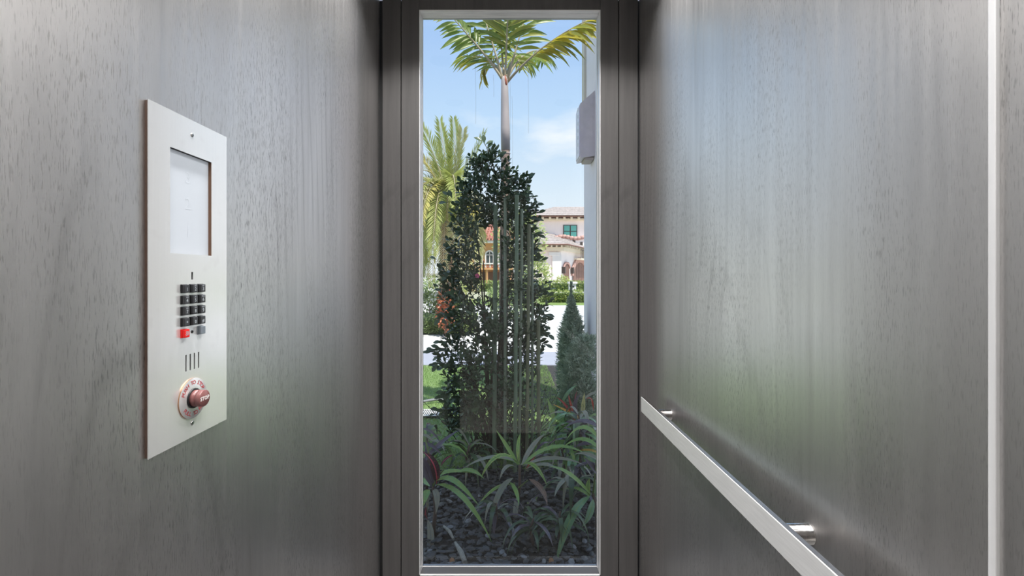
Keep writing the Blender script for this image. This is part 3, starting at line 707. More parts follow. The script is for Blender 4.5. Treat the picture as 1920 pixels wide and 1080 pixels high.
# right foreground plant
rig = strap_plant('green_strap_plant', 'green strap-leaved plant against the right window edge with long hanging leaves', (1120, 1040), (1112, 925), 2.45, [
    (LG, 0.017, [(1108, 928), (1084, 898, -.05), (1058, 876, -.08), (1030, 874, -.1)]),
    (LBL, 0.026, [(1106, 930), (1072, 950, -.10), (1056, 1000, -.14), (1040, 1066, -.2)]),
    (LBL, 0.021, [(1112, 936), (1110, 955, -.05), (1104, 972, -.06), (1092, 988, -.06)]),
    (LG, 0.018, [(1126, 826, .05), (1104, 794, .08), (1084, 792, .12), (1062, 824, .18)]),
    (LG, 0.017, [(1128, 846, .0), (1104, 816, .03), (1080, 816, .1), (1052, 842, .18)]),
    (LPU, 0.018, [(1130, 806, .2), (1104, 782, .2), (1078, 786, .25), (1056, 804, .3)]),
    (LGR, 0.015, [(1130, 868), (1112, 852), (1094, 846, .05), (1076, 852, .1)]),
    (LPU, 0.022, [(1130, 896), (1118, 884), (1106, 868), (1094, 858)]),
    (LBL, 0.017, [(1130, 882), (1118, 862), (1106, 852, .05), (1090, 850, .1)]),
    (LGR, 0.006, [(1130, 894), (1112, 890), (1100, 892), (1088, 893)]),
    (LGY, 0.016, [(1106, 930), (1100, 918), (1102, 906), (1106, 896)]),
    (LBL, 0.014, [(1114, 934), (1118, 920), (1118, 906), (1112, 896)]),
    (LBL, 0.018, [(1116, 930), (1124, 916), (1128, 900), (1120, 884)]),
    (LPU, 0.017, [(1130, 835, .2), (1105, 826, .25), (1085, 832, .3), (1064, 846, .35)]),
    (LYE, 0.010, [(1126, 852, .25), (1112, 842, .25), (1096, 842, .3), (1080, 846, .3)]),
    (LPU, 0.014, [(1118, 870, .2), (1096, 862, .25), (1076, 876, .3), (1060, 894, .3)]),
    (LBL, 0.016, [(1118, 940, .2), (1122, 965, .2), (1118, 985, .2), (1120, 1010, .2)]),
    (LG, 0.012, [(1106, 932), (1090, 916, .05), (1076, 910, .1), (1060, 918, .1)]),
], [[(1112, 925), (1118, 870), (1128, 800, .1)]])
# colourful croton behind
crt = strap_plant('variegated_croton', 'red, orange and yellow variegated croton beside the rounded needle shrub', (1090, 850), (1086, 795), 3.35, [
    (LYE, 0.017, [(1096, 790), (1078, 780), (1060, 768), (1032, 756)]),
    (LYE, 0.014, [(1084, 792), (1070, 776, .05), (1058, 768, .1), (1046, 762, .1)]),
    (LYS, 0.020, [(1093, 790), (1092, 772, -.05), (1094, 752, -.05), (1096, 736, -.03)]),
    (LRE, 0.014, [(1078, 790), (1068, 770, .05), (1058, 752, .1), (1042, 744, .1)]),
    (LRE, 0.012, [(1080, 786), (1070, 764), (1068, 750), (1066, 740, .05)]),
    (LPU, 0.018, [(1082, 784), (1074, 762), (1078, 750, .02), (1088, 738, .05)]),
    (LRD, 0.016, [(1084, 784), (1078, 764, .1), (1076, 750, .12), (1082, 732, .15)]),
    (LRE, 0.013, [(1100, 748), (1108, 742, .05), (1112, 752, .05), (1113, 772, .05)]),
    (LGR, 0.013, [(1094, 750), (1104, 738, .02), (1116, 736, .02), (1130, 732, .02)]),
    (LG, 0.021, [(1040, 796, -.1), (1036, 776, -.1), (1032, 762, -.1), (1026, 746, -.08)]),
    (LBL, 0.020, [(1044, 788, -.1), (1054, 776, -.12), (1068, 772, -.12), (1084, 782, -.1)]),
    (LG, 0.018, [(1096, 796), (1108, 776, -.05), (1118, 772, -.1), (1130, 784, -.12)]),
    (LGR, 0.016, [(1098, 796), (1108, 776, -.05), (1118, 778, -.08), (1128, 806, -.1)]),
    (LBL, 0.016, [(1050, 764, .1), (1060, 740, .1), (1070, 726, .15), (1084, 722, .2)]),
    (LD, 0.018, [(1052, 758, .1), (1062, 730, .15), (1072, 716, .2), (1090, 706, .2)]),
    (LG, 0.012, [(1094, 796), (1088, 806, -.1), (1082, 812, -.12), (1070, 816, -.15)]),
    (LYE, 0.012, [(1100, 800), (1110, 806, -.05), (1118, 816, -.05), (1124, 830, -.05)]),
    (LPU, 0.014, [(1092, 800), (1076, 786, -.1), (1062, 790, -.15), (1046, 800, -.2)]),
    (LG, 0.015, [(1088, 800), (1100, 800, -.1), (1112, 792, -.1), (1130, 796, -.1)]),
], [[(1088, 830), (1090, 800), (1094, 788)], [(1088, 830), (1060, 800), (1042, 792)]])

# low dark undergrowth plants, each its own
def undergrowth(px, d, label, n, seed, mats, h=0.28, ln=(0.14, 0.28), w=0.016):
    rr = random.Random(seed); b = W(px, 900, d); b.z = 0
    t_ = thing('low_foliage_plant', b, label, 'plant')
    c = b + Vector((0, 0, h))
    MB().tube([b, b.lerp(c, 0.6) + Vector((rr.uniform(-.03, .03), 0, 0)), c], [0.010, 0.008, 0.005], 6).build('stem', BARK, t_)
    for i in range(n):
        a = rr.uniform(0, 6.28); L = rr.uniform(*ln); z0 = h * rr.uniform(0.45, 1.0); el = rr.uniform(0.1, 1.0)
        dv = Vector((math.cos(a), math.sin(a), 0))
        p0 = b + Vector((0, 0, z0)); p1 = p0 + dv * L * 0.4 + Vector((0, 0, L * el * 0.6)); p2 = p0 + dv * L * 0.85 + Vector((0, 0, L * el * 0.45)); p3 = p0 + dv * L + Vector((0, 0, -L * rr.uniform(0.0, 0.6)))
        blade([p0, p1, p2, p3], w * rr.uniform(0.7, 1.2), up=(0, 0, 1), n=7).build('leaf', rr.choice(mats), t_)
    return t_
undergrowth(880, 3.15, 'dark green low plant on the stones left of the middle strap-leaved plant', 26, 1, [LD, LGR, LD, LG], 0.22)
undergrowth(1052, 3.0, 'dark low plant on the stones right of the middle strap-leaved plant', 30, 2, [LD, LPU, LGR, LG], 0.26)
undergrowth(1075, 2.6, 'dark purple low plant under the hanging leaves at the right', 26, 3, [LPU, LD, LGR], 0.24)
undergrowth(1000, 2.35, 'dark drooping low plant close to the glass at the bottom right of centre', 20, 4, [LD, LD, LPU], 0.14, (0.10, 0.20), 0.011)
undergrowth(800, 2.9, 'dark low plant behind the red-leaved plant at the left', 30, 5, [LPU, LD, LGR, LG], 0.36)
undergrowth(1085, 2.95, 'tall dark leafy plant at the right edge behind the hanging leaves', 46, 6, [LPU, LD, LBL, LGR], 0.5)
undergrowth(930, 2.55, 'dark bronze low plant in front of the middle strap-leaved plant', 20, 10, [LGR, LD, LD, LPU], 0.12, (0.10, 0.20), 0.011)
undergrowth(1050, 2.4, 'dark green low plant near the glass left of the hanging leaves', 24, 11, [LD, LD, LPU, LD], 0.15, (0.10, 0.20), 0.012)

# pale stick and dead leaves
stk = thing('bleached_stick', W(858, 1040, 2.28), 'pale weathered broken stick lying on the dark stones at the lower left', 'stick')
PALE = mat('bleached_wood', (0.36, 0.34, 0.28), 0.8, var=0.35, vscale=50, bump=0.3)
pts = [Vector((W(832, 0, 2.5).x, 2.50, 0.018)), Vector((W(842, 0, 2.42).x, 2.44, 0.022)), Vector((W(850, 0, 2.37).x, 2.38, 0.016))]
MB().tube(pts, [0.006, 0.010, 0.006], 7).build('stick_piece', PALE, stk)
pts = [Vector((W(853, 0, 2.34).x, 2.35, 0.016)), Vector((W(864, 0, 2.25).x, 2.26, 0.022)), Vector((W(873, 0, 2.2).x, 2.18, 0.020))]
MB().tube(pts, [0.007, 0.013, 0.012], 7).build('stick_piece', PALE, stk)
DRY = leaf_mat('dry_brown_leaf', (0.40, 0.19, 0.09), (0.50, 0.28, 0.14), transl=0.1)
for px, lab in ((848, 'small orange-brown dead leaf on the sill at the left of the window foot'), (1034, 'small brown dead leaf on the sill right of the middle')):
    p = Vector(((px - 952) * 1.815 / F, 1.815, ZB + 0.012)); q = thing('dead_leaf', p, lab, 'leaf')
    blade([p + Vector((-0.010, -0.001, -0.004)), p + Vector((-0.004, 0, 0.010)), p + Vector((0.004, 0.001, 0.008)), p + Vector((0.010, 0.002, -0.003))], 0.008, n=6).build('blade', DRY, q)

# ------------------------------------------------------------------ tall dark shrub
prof = [(268, 902, 920), (300, 892, 936), (330, 874, 988), (365, 850, 1006), (400, 850, 1010), (440, 836, 1012), (475, 826, 1010), (520, 816, 1020), (560, 815, 1030), (600, 824, 1030), (640, 826, 1022), (680, 822, 1016), (720, 826, 1010), (760, 832, 1002), (800, 846, 1000), (830, 870, 985)]
SD = 3.5
def env(py):
    for a, b in zip(prof[:-1], prof[1:]):
        if a[0] <= py <= b[0]:
            t = (py - a[0]) / (b[0] - a[0]); l = a[1] + (b[1] - a[1]) * t; r = a[2] + (b[2] - a[2]) * t
            return (l + r) / 2, (r - l) / 2
    return 930, 10
sb = Vector((W(932, 0, SD).x, SD, 0))
shrub = thing('tall_shrub', sb, 'tall dense dark green glossy-leaved shrub in the middle of the window view', 'shrub')
rs = random.Random(21)
LT = [leaf_template(4, o_, 0.20, c_) for o_, c_ in ((0.22, 0.10), (0.34, 0.22), (0.28, -0.02))]
leaves = []; twigs = MB(); 
def hole(p):
    px = 952 + p.x * F / p.y; py = 515 - (p.z - CAMZ) * F / p.y
    return 900 < px < 942 and 425 < py < 552
for i in range(960):
    py = rs.uniform(285, 815)
    cx, hw = env(py)
    if rs.random() > (hw / 105) ** 0.8: continue
    if py > 690 and rs.random() < (0.45 if py < 740 else 0.8): continue
    a = rs.uniform(0, 2 * math.pi); q = rs.uniform(0.25, 1.0) ** 0.55 * 0.93
    hwm = hw * SD / F
    c = Vector(((cx - 952) * SD / F, SD, CAMZ + (515 - py) * SD / F))
    dv = Vector((math.cos(a), math.sin(a) * 0.85, 0))
    p = c + dv * hwm * q
    tip = (dv * rs.uniform(0.3, 1.0) + Vector((rs.gauss(0, .25), rs.gauss(0, .25), rs.uniform(0.2, 0.9)))).normalized()
    L = rs.uniform(0.08, 0.16)
    p0 = p - tip * L * 0.6; p1 = p + tip * L * 0.4
    if hole(p): continue
    twigs.tube([p0, p1], [0.0025, 0.0012], 4, cap=False)
    k = rs.randint(8, 13)
    for j in range(k):
        t = j / (k - 1); loc = p0.lerp(p1, t)
        ang = j * 2.4 + rs.uniform(-.3, .3)
        u = tip.cross(Vector((0.3, 0.2, 1))).normalized(); w_ = u.cross(tip)
        out_ = u * math.cos(ang) + w_ * math.sin(ang)
        d_ = (out_ * (1.0 - 0.5 * t) + tip * (0.45 + 0.6 * t) + Vector((0, 0, rs.uniform(-0.25, 0.15)))).normalized()
        s = rs.uniform(0.036, 0.066)
        if hole(loc + d_ * s * 0.5): continue
        leaves.append((orient(loc, d_, tip + Vector((0, 0, 0.4)), s), rs.randrange(3)))
# the thin leader at the top
top = W(905, 262, SD)
lead = [W(930, 330, SD), W(922, 300, SD), W(914, 280, SD), top]
twigs.tube(lead, [0.005, 0.004, 0.003, 0.002], 5)
for (px, py, dx, dz) in ((905, 266, -0.7, 0.5), (909, 272, 0.8, 0.6), (912, 280, 0.6, 0.7), (916, 290, 0.9, 0.5), (908, 270, -0.1, 1), (936, 296, 0.7, 0.8), (938, 300, 0.3, 1), (918, 300, -0.9, 0.4), (922, 306, 0.9, 0.3), (845, 368, -0.9, 0.5), (848, 372, -0.4, 0.9), (840, 380, -1, 0.1), (1006, 400, 0.9, 0.3), (1002, 384, 1, 0.1), (988, 335, 0.8, 0.5), (992, 340, 0.3, 0.9)):
    leaves.append((orient(W(px, py, SD - 0.05), (dx, rs.uniform(-.3, .1), dz), (0.1, -0.7, 0.6), 0.075), rs.randrange(3)))
# leafy lower left part
for i in range(75):
    p = W(rs.uniform(832, 905), rs.uniform(690, 805), SD + rs.uniform(-0.25, 0.2)); tip = Vector((rs.gauss(-.3, .5), rs.gauss(-.2, .4), rs.uniform(0.2, 1))).normalized()
    twigs.tube([p - tip * 0.06, p + tip * 0.03], [0.002, 0.001], 4, cap=False)
    for j in range(8):
        u = tip.cross(Vector((0.3, 0.2, 1))).normalized(); w_ = u.cross(tip); an = j * 2.4
        leaves.append((orient(p + tip * (0.012 * j - 0.06), u * math.cos(an) + w_ * math.sin(an) + tip * 0.7, tip + Vector((0, 0, 0.4)), rs.uniform(0.035, 0.062)), rs.randrange(3)))
# lower left outlying sprays
for (px, py) in ((806, 660), (812, 655), (820, 668), (826, 690), (816, 682), (830, 640), (842, 720), (836, 735), (828, 742), (836, 755), (845, 770), (826, 770), (838, 784), (850, 790), (1018, 545), (1024, 556), (1026, 590), (1018, 610), (1024, 625), (1020, 645), (1000, 372), (996, 392), (984, 352), (974, 338), (1004, 440), (1000, 468), (862, 382), (852, 402), (1002, 410), (870, 356), (990, 362), (836, 590), (826, 596), (840, 515), (1012, 490)):
    b0 = W(px, py, SD - rs.uniform(0, .2)); ctr = W(930, py - 10, SD); dv = (b0 - ctr).normalized()
    twigs.tube([b0 - dv * 0.12, b0 + dv * 0.03], [0.003, 0.0015], 4, cap=False)
    for j in range(6):
        d_ = (dv + Vector((rs.gauss(0, .5), rs.gauss(0, .4), rs.gauss(0.15, .5)))).normalized()
        leaves.append((orient(b0 - dv * 0.02 * j, d_, (0.1, -0.6, 0.7), rs.uniform(0.05, 0.085)), rs.randrange(3)))
for i in range(110):
    a = rs.uniform(-1, 1); b0 = sb + Vector((rs.uniform(-.22, .26), rs.uniform(-.12, .1), 0))
    e = b0 + Vector((a * 0.34, rs.uniform(-.2, .2), rs.uniform(0.18, 0.6)))
    m_ = b0.lerp(e, 0.5) + Vector((0, 0, 0.04))
    twigs.tube([b0, m_, e], [0.0045, 0.003, 0.0015], 4, cap=False)
    for j in range(5):
        leaves.append((orient(m_.lerp(e, j / 4), (rs.gauss(0, .6), rs.gauss(0, .5), rs.uniform(-.2, .7)), (0.1, -0.5, 0.8), rs.uniform(0.03, 0.055)), rs.randrange(3)))
leaves.sort(key=lambda q: q[0].translation.y)
leaf_me = [t_.mesh('leaf', LD, Vector((0, 0, 0)))[0] for t_ in LT]
fol = MB()
for i, (M, k) in enumerate(leaves):
    if i < 300: inst('leaf', leaf_me[k], M, shrub)
    else: fol.add(LT[k], M)
fo = fol.build('foliage', LD, shrub); fo['kind'] = 'stuff'
for i in range(9):
    py = rs.uniform(420, 700); cx, hw = env(py)
    e = W(cx + rs.uniform(-0.6, 0.6) * hw, py, SD + rs.uniform(-.2, .2))
    b0 = sb + Vector((rs.uniform(-.05, .05), rs.uniform(-.05, .05), 0))
    MB().tube([b0, b0.lerp(e, 0.4) + Vector((rs.uniform(-.05, .05), 0, 0.05)), e], [0.014, 0.010, 0.004], 6).build('branch', TWIG, shrub)
for px in (921,):
    MB().tube([W(px + 8, 850, SD), W(px, 790, SD), W(px + 2, 700, SD), W(px + 6, 600, SD)], [0.016, 0.015, 0.013, 0.010], 8).build('branch', BARK, shrub)
tw = twigs.build('twigs', TWIG, shrub); tw['kind'] = 'stuff'

# added green rods in the shrub, standing in for streaks reflected in the glass
REFL_ROD = [mat('green_reflection_rod', (0.17, 0.235, 0.145), 0.3, var=0.15, vscale=6, vmap=(1, 1, 0.3)), mat('olive_reflection_rod', (0.19, 0.20, 0.115), 0.35, var=0.2, vscale=6, vmap=(1, 1, 0.3)), mat('grey_green_reflection_rod', (0.24, 0.29, 0.20), 0.3, var=0.15, vscale=6)]
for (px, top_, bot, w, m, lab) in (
    (927, 385, 790, 10, 0, 'added smooth green rod in the shrub imitating a glass reflection, leftmost, in front of the orange house'),
    (947, 372, 800, 7, 2, 'added slim pale grey-green rod in the shrub imitating a glass reflection, right of the orange house'),
    (966, 366, 780, 9, 0, 'added tall green rod in the middle of the shrub imitating a glass reflection, third from the left'),
    (974, 392, 830, 7, 2, 'added thin grey-green rod in the shrub imitating a glass reflection, fourth from the left'),
    (988, 420, 840, 8, 1, 'added olive rod in the right half of the shrub imitating a glass reflection, fifth from the left'),
    (998, 440, 850, 6, 2, 'added thin grey-green rod near the right side of the shrub imitating a glass reflection, sixth from the left'),
    (1010, 600, 860, 9, 1, 'added short olive rod at the lower right side of the shrub imitating a glass reflection, the rightmost rod')):
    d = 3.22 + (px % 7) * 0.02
    p = W(px, 0, d); t_ = thing('green_reflection_rod', (p.x, d, 0), lab, 'cane', 'rods imitating glass reflections in the tall shrub')
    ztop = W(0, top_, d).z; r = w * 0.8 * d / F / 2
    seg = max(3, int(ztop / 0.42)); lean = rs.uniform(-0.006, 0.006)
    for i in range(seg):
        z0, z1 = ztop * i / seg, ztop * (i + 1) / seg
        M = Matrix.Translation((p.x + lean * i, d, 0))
        MB().lathe([(r * 1.12, z0), (r * 1.12, z0 + 0.006), (r, z0 + 0.012), (r * 0.97, (z0 + z1) / 2), (r, z1 - 0.008), (r * 1.08, z1)], M, 12).build('rod_segment', REFL_ROD[m], t_)

# ------------------------------------------------------------------ slender palm
PF = leaf_mat('palm_leaflet', (0.15, 0.24, 0.045), (0.30, 0.39, 0.08), (0.36, 0.40, 0.14), 0.06, 0.35, transl=0.5)
PY = leaf_mat('sunlit_yellowing_palm_leaflet', (0.42, 0.38, 0.03), (0.62, 0.52, 0.05), (0.6, 0.5, 0.15), 0.06, 0.4, transl=0.5)  # real yellowing, with sunlight on the fronds also put into the colour
PM = leaf_mat('olive_palm_leaflet', (0.28, 0.32, 0.05), (0.45, 0.45, 0.07), (0.45, 0.42, 0.14), 0.06, 0.4, transl=0.5)
TRK = mat('grey_lilac_palm_trunk', (0.40, 0.30, 0.25), 0.75, var=0.2, vscale=10, vmap=(1, 1, 3), bump=0.2)
SHF = mat('smooth_crownshaft', (0.48, 0.43, 0.43), 0.45, var=0.1, vscale=6)
RACH = mat('pale_palm_rachis', (0.42, 0.36, 0.24), 0.5, var=0.15)
pb = Vector((W(941, 0, 3.9).x, 3.9, 0))
PD = 3.9
palm = thing('slender_palm', pb, 'slender palm with a smooth grey trunk and green-yellow feather crown behind the tall shrub', 'palm tree')
def path(a, b, n): return [a.lerp(b, i / n) for i in range(n + 1)]
ca, cbb = Vector(pb), W(948, 282, PD); cc = W(946, 150, PD)
mb = MB(); pts = []; rad = []
N = 26
for i in range(N + 1):
    p = ca.lerp(cbb, i / N); pts += [p, p + Vector((0, 0, 0.012))]; rad += [0.036 + 0.004 * (1 - i / N), 0.0385 + 0.004 * (1 - i / N)]
mb.tube(pts, rad, 12).build('trunk', TRK, palm)
for zz in (288, 300, 312, 326):
    p = W(948, zz, PD); MB().lathe([(0.038, -0.006), (0.0425, 0.0), (0.038, 0.006)], Matrix.Translation(p), 14, cap0=False, cap1=False).build('trunk_ring', mat('pale_ring', (0.5, 0.42, 0.38), 0.8) if zz == 288 else D2.materials['pale_ring'], palm)
MB().tube([cbb, cbb.lerp(cc, 0.3), cbb.lerp(cc, 0.75), cc, cc + Vector((0, 0, 0.03))], [0.040, 0.040, 0.034, 0.030, 0.018], 14).build('crownshaft', SHF, palm)
MB().tube([W(949, 163, PD - .018), W(949, 157, PD - .024), W(948, 149, PD - .024), W(947, 141, PD - .018)], [0.003, 0.011, 0.011, 0.003], 10).build('red_sheath', mat('red_brown_sheath', (0.40, 0.12, 0.07), 0.6), palm)
LLT = leaf_template(5, 0.02, 0.25, 0.22)
for v in LLT.v: v.x *= 0.36
LL = {m.name: LLT.mesh('leaflet', m, Vector((0, 0, 0)))[0] for m in (PF, PY, PM)}
def frond(ctrl, n, ll, mats, up, start=0.3, droop=0.25, spread=0.75, wide=1.0, sides=(1, -1)):
    mb = MB(); k = 12; pts = [bez(ctrl, i / k) for i in range(k + 1)]
    mb.tube(pts, [0.011 * (1 - 0.85 * i / k) + 0.0015 for i in range(k + 1)], 6)
    fr = mb.build('frond', RACH, palm)
    for i in range(n):
        t = start + (1 - start) * i / (n - 1); p = bez(ctrl, t); tg = (bez(ctrl, min(1, t + 0.02)) - bez(ctrl, max(0, t - 0.02))).normalized()
        sd = tg.cross(Vector(up)).normalized(); nr = sd.cross(tg).normalized()
        for s_ in sides:
            d_ = (tg * (0.55 + 0.35 * t) + sd * s_ * spread + nr * rs.uniform(-0.1, 0.2) + Vector((0, 0, -droop * rs.uniform(0.5, 1.4)))).normalized()
            L = ll * (0.65 + 0.55 * math.sin(math.pi * min(1, (t - start) / (1 - start) * 0.8 + 0.15))) * rs.uniform(0.8, 1.15)
            M = orient(p, d_, nr + Vector((0, -0.2, 0.3)), L)
            M = M @ Matrix.Diagonal((wide, 1, 1, 1))
            inst('leaflet', LL[rs.choice(mats).name], M, fr)
cr = lambda px, py, dd=0.0: W(px, py, PD + dd)
frond([cr(944, 152), cr(915, 105), cr(880, 70), cr(846, 30, -.1)], 11, 0.22, [PF, PF, PM], (0, -0.8, 0.6), 0.50, 0.6)
frond([cr(943, 152), cr(934, 110), cr(918, 70), cr(896, -10, .1)], 13, 0.24, [PF], (0, -1, 0.2), 0.36, 0.45)
frond([cr(945, 150), cr(942, 105, .1), cr(938, 60, .2), cr(930, -30, .2)], 13, 0.24, [PF], (0.2, -1, 0.2), 0.40, 0.4)
frond([cr(947, 150), cr(949, 105), cr(950, 60, -.1), cr(956, -30, -.2)], 12, 0.24, [PF, PM], (0, -1, 0.2), 0.45, 0.4)
frond([cr(950, 152), cr(962, 112), cr(974, 70), cr(996, -10, .1)], 14, 0.24, [PF, PF, PM], (0, -1, 0.25), 0.34, 0.45)
frond([cr(951, 154), cr(985, 112, -.1), cr(1040, 66, -.2), cr(1106, 36, -.3)], 26, 0.24, [PY, PM, PY, PM], (0, -0.5, 0.8), 0.38, 0.55, 0.55)
frond([cr(944, 150, .05), cr(930, 116, .2), cr(905, 98, .3), cr(868, 106, .4)], 16, 0.20, [PM, PY, PF], (0, -0.7, 0.7), 0.25, 0.25)
frond([cr(944, 150, .05), cr(925, 105, .25), cr(908, 108, .35), cr(906, 146, .4)], 13, 0.15, [PY], (-0.7, -0.7, 0.2), 0.35, 0.2)
frond([cr(950, 150, .05), cr(968, 108, .3), cr(1000, 80, .5), cr(1024, 104, .7)], 12, 0.22, [PF, PM], (0, -0.6, 0.8), 0.32, 0.6)
frond([cr(948, 150, .08), cr(956, 108, .4), cr(975, 84, .7), cr(985, 120, 1.0)], 14, 0.24, [PF, PM], (0.3, -0.6, 0.8), 0.3, 0.4)
for (px, y0_, y1_) in ((891, 118, 232), (903, 150, 168), (925, 140, 182), (956, 145, 262), (960, 180, 330), (990, 125, 250)):
    p, q = W(px, y0_, PD + 0.1), W(px + 1, y1_, PD + 0.1)
    MB().tube([p, p.lerp(q, 0.5) + Vector((0.003, 0, 0)), q], 0.0007, 4).build('hanging_fibre', mat('fibre', (0.30, 0.29, 0.30), 0.8) if px == 891 else D2.materials['fibre'], palm)

# ------------------------------------------------------------------ date palm further back
DPa = leaf_mat('date_frond_green', (0.30, 0.36, 0.10), (0.48, 0.50, 0.16), rough=0.5, transl=0.35)
DPb = leaf_mat('date_frond_yellow', (0.56, 0.50, 0.13), (0.70, 0.62, 0.22), rough=0.5, transl=0.35)
DPc = leaf_mat('date_frond_straw', (0.68, 0.62, 0.38), (0.54, 0.55, 0.22), rough=0.5, transl=0.35)
DD = 12.0
db = Vector((W(842, 0, DD).x, DD, 0)); dc = W(842, 385, DD)
date = thing('date_palm', db, 'bushy yellow-green date palm at the left behind the flowering hedge', 'palm tree')
MB().tube(path(db, dc, 10), [0.24 + (0.03 if i % 2 else 0) for i in range(11)], 12).build('trunk', mat('date_palm_trunk', (0.34, 0.22, 0.14), 0.9, var=0.4, vscale=14, bump=0.6), date)
def dfrond(ctrl, m, n=76, ll=0.42):
    mb = MB(); k = 14; mb.tube([bez(ctrl, i / k) for i in range(k + 1)], [0.028 * (1 - 0.85 * i / k) for i in range(k + 1)], 5, mi=1)
    for i in range(n):
        t = 0.14 + 0.86 * i / (n - 1); p = bez(ctrl, t); tg = (bez(ctrl, min(1, t + 0.02)) - bez(ctrl, max(0, t - 0.02))).normalized()
        sd = tg.cross(Vector((0, -0.4, 0.9)))
        if sd.length < 0.2: sd = tg.cross(Vector((0, -1, 0)))
        sd.normalize(); nr = sd.cross(tg).normalized()
        for s_ in (1, -1):
            d_ = (tg * (0.75 + 0.4 * t) + sd * s_ * 0.7 + nr * rs.uniform(0.05, 0.45)).normalized()
            L = ll * rs.uniform(0.7, 1.1) * (0.45 + 0.75 * math.sin(math.pi * min(1, t * 0.85 + 0.1)))
            w_ = d_.cross(nr).normalized() * 0.014; q = p + d_ * L * 0.55 + nr * 0.01; e = p + d_ * L + Vector((0, 0, -0.05 * L))
            b = len(mb.v); mb.v += [p, q - w_, e, q + w_]; mb.face((b, b + 1, b + 2, b + 3), [(0, 0), (0, .5), (.5, 1), (1, .5)])
    mb.build('frond', [m, RACH], date)
# fronds seen rising above the hedge, then the fountain of drooping ones
for tip, midp, m in (((850, 225), (858, 300), DPa), ((824, 228), (836, 300), DPa), ((792, 243), (816, 290), DPa), ((908, 252), (880, 320), DPa), ((868, 246), (862, 310), DPc), ((776, 290), (800, 300), DPb),
                     ((770, 330), (804, 300), DPc), ((760, 390), (800, 310), DPa)):
    dd = rs.uniform(-0.6, 0.6)
    dfrond([dc, W((dc.x * F / DD + 952 + midp[0]) / 2, (385 + midp[1]) / 2 - 6, DD + dd * 0.3), W(*midp, DD + dd * 0.6), W(*tip, DD + dd)], m)
for i in range(110):
    a = i * 2.39996 + 0.4; L = rs.uniform(1.5, 2.5); up_ = rs.uniform(0.05, 0.75)
    dv = Vector((math.cos(a), math.sin(a), 0))
    if dv.x * L > 1.05: continue
    dfrond([dc + Vector((0, 0, rs.uniform(-.4, 0.1))), dc + dv * L * 0.35 + Vector((0, 0, up_ * 1.1)), dc + dv * L * 0.8 + Vector((0, 0, up_ * 0.9)), dc + dv * L * rs.uniform(0.85, 1.05) + Vector((0, 0, -rs.uniform(0.2, 2.4)))], rs.choice([DPa, DPb, DPc, DPa, DPc]))

# ------------------------------------------------------------------ needle shrubs at the right
NEED = [leaf_mat('needle_green', (0.27, 0.34, 0.24), (0.44, 0.52, 0.38), rough=0.5, transl=0.2), leaf_mat('needle_green_light', (0.52, 0.60, 0.46), (0.66, 0.74, 0.58), rough=0.5, transl=0.2)]
def needle_shrub(name, label, base, rows, d, n, seed, ln=0.06):
    rr = random.Random(seed); b = W(base, 0, d); b.z = 0
    t_ = thing(name, b, label, 'shrub')
    zt_ = W(0, rows[0][0], d).z
    MB().tube([b, Vector((W((rows[0][1] + rows[0][2]) / 2, 0, d).x, d, zt_ - 0.1))], [0.022, 0.004], 7).build('trunk', BARK, t_)
    mbs = [MB(), MB()]; tot = rows[-1][0] - rows[0][0]
    for i in range(n):
        py = rows[0][0] + tot * rr.random() ** 0.75
        for a, c in zip(rows[:-1], rows[1:]):
            if a[0] <= py <= c[0]:
                q = (py - a[0]) / (c[0] - a[0]); l = a[1] + (c[1] - a[1]) * q; r = a[2] + (c[2] - a[2]) * q; break
        hw = max(0.004, (r - l) / 2 * d / F - 0.022); cx = ((l + r) / 2 - 952) * d / F
        an = rr.uniform(0, 6.28); ra = hw * (rr.uniform(0.2, 1) ** 0.5) * rr.uniform(0.85, 1.08)
        p = Vector((cx + math.cos(an) * ra, d + math.sin(an) * ra, CAMZ + (515 - py) * d / F))
        if p.x > 0.70: continue
        out_ = (Vector((math.cos(an), math.sin(an), 0)) * 0.7 + Vector((rr.gauss(0, .35), rr.gauss(0, .35), rr.uniform(0.2, 1.1)))).normalized()
        mb = mbs[rr.random() < 0.35]
        for j in range(5):
            d_ = (out_ + Vector((rr.gauss(0, .45), rr.gauss(0, .45), rr.gauss(0, .45)))).normalized(); w_ = d_.cross(Vector((0, -1, .2))).normalized() * 0.0035
            L = min(ln, 0.012 + hw * 0.6) * rr.uniform(0.5, 1.2); s_ = p + out_ * min(0.012, hw * 0.15) * j; k = len(mb.v)
            mb.v += [s_ - w_, s_ + d_ * L, s_ + w_]; mb.face((k, k + 1, k + 2), [(0, 0), (.5, 1), (1, 0)])
    for mb, m in zip(mbs, NEED):
        o = mb.build('needle_foliage', m, t_); o['kind'] = 'stuff'
needle_shrub('conical_needle_shrub', 'conical grey-green needle shrub with a thin upright tip beside the white wall', 1070, [(528, 1070, 1072), (550, 1067, 1075), (563, 1062, 1079), (580, 1062, 1082), (600, 1058, 1088), (620, 1052, 1094), (650, 1048, 1096), (700, 1046, 1098), (760, 1048, 1098)], 4.45, 4200, 1, 0.042)
needle_shrub('rounded_needle_shrub', 'rounded grey-green needle shrub at the right window edge in front of the white wall', 1100, [(632, 1090, 1112), (645, 1076, 1130), (670, 1062, 1144), (700, 1056, 1150), (740, 1054, 1150), (790, 1060, 1148)], 3.75, 5000, 2, 0.036)

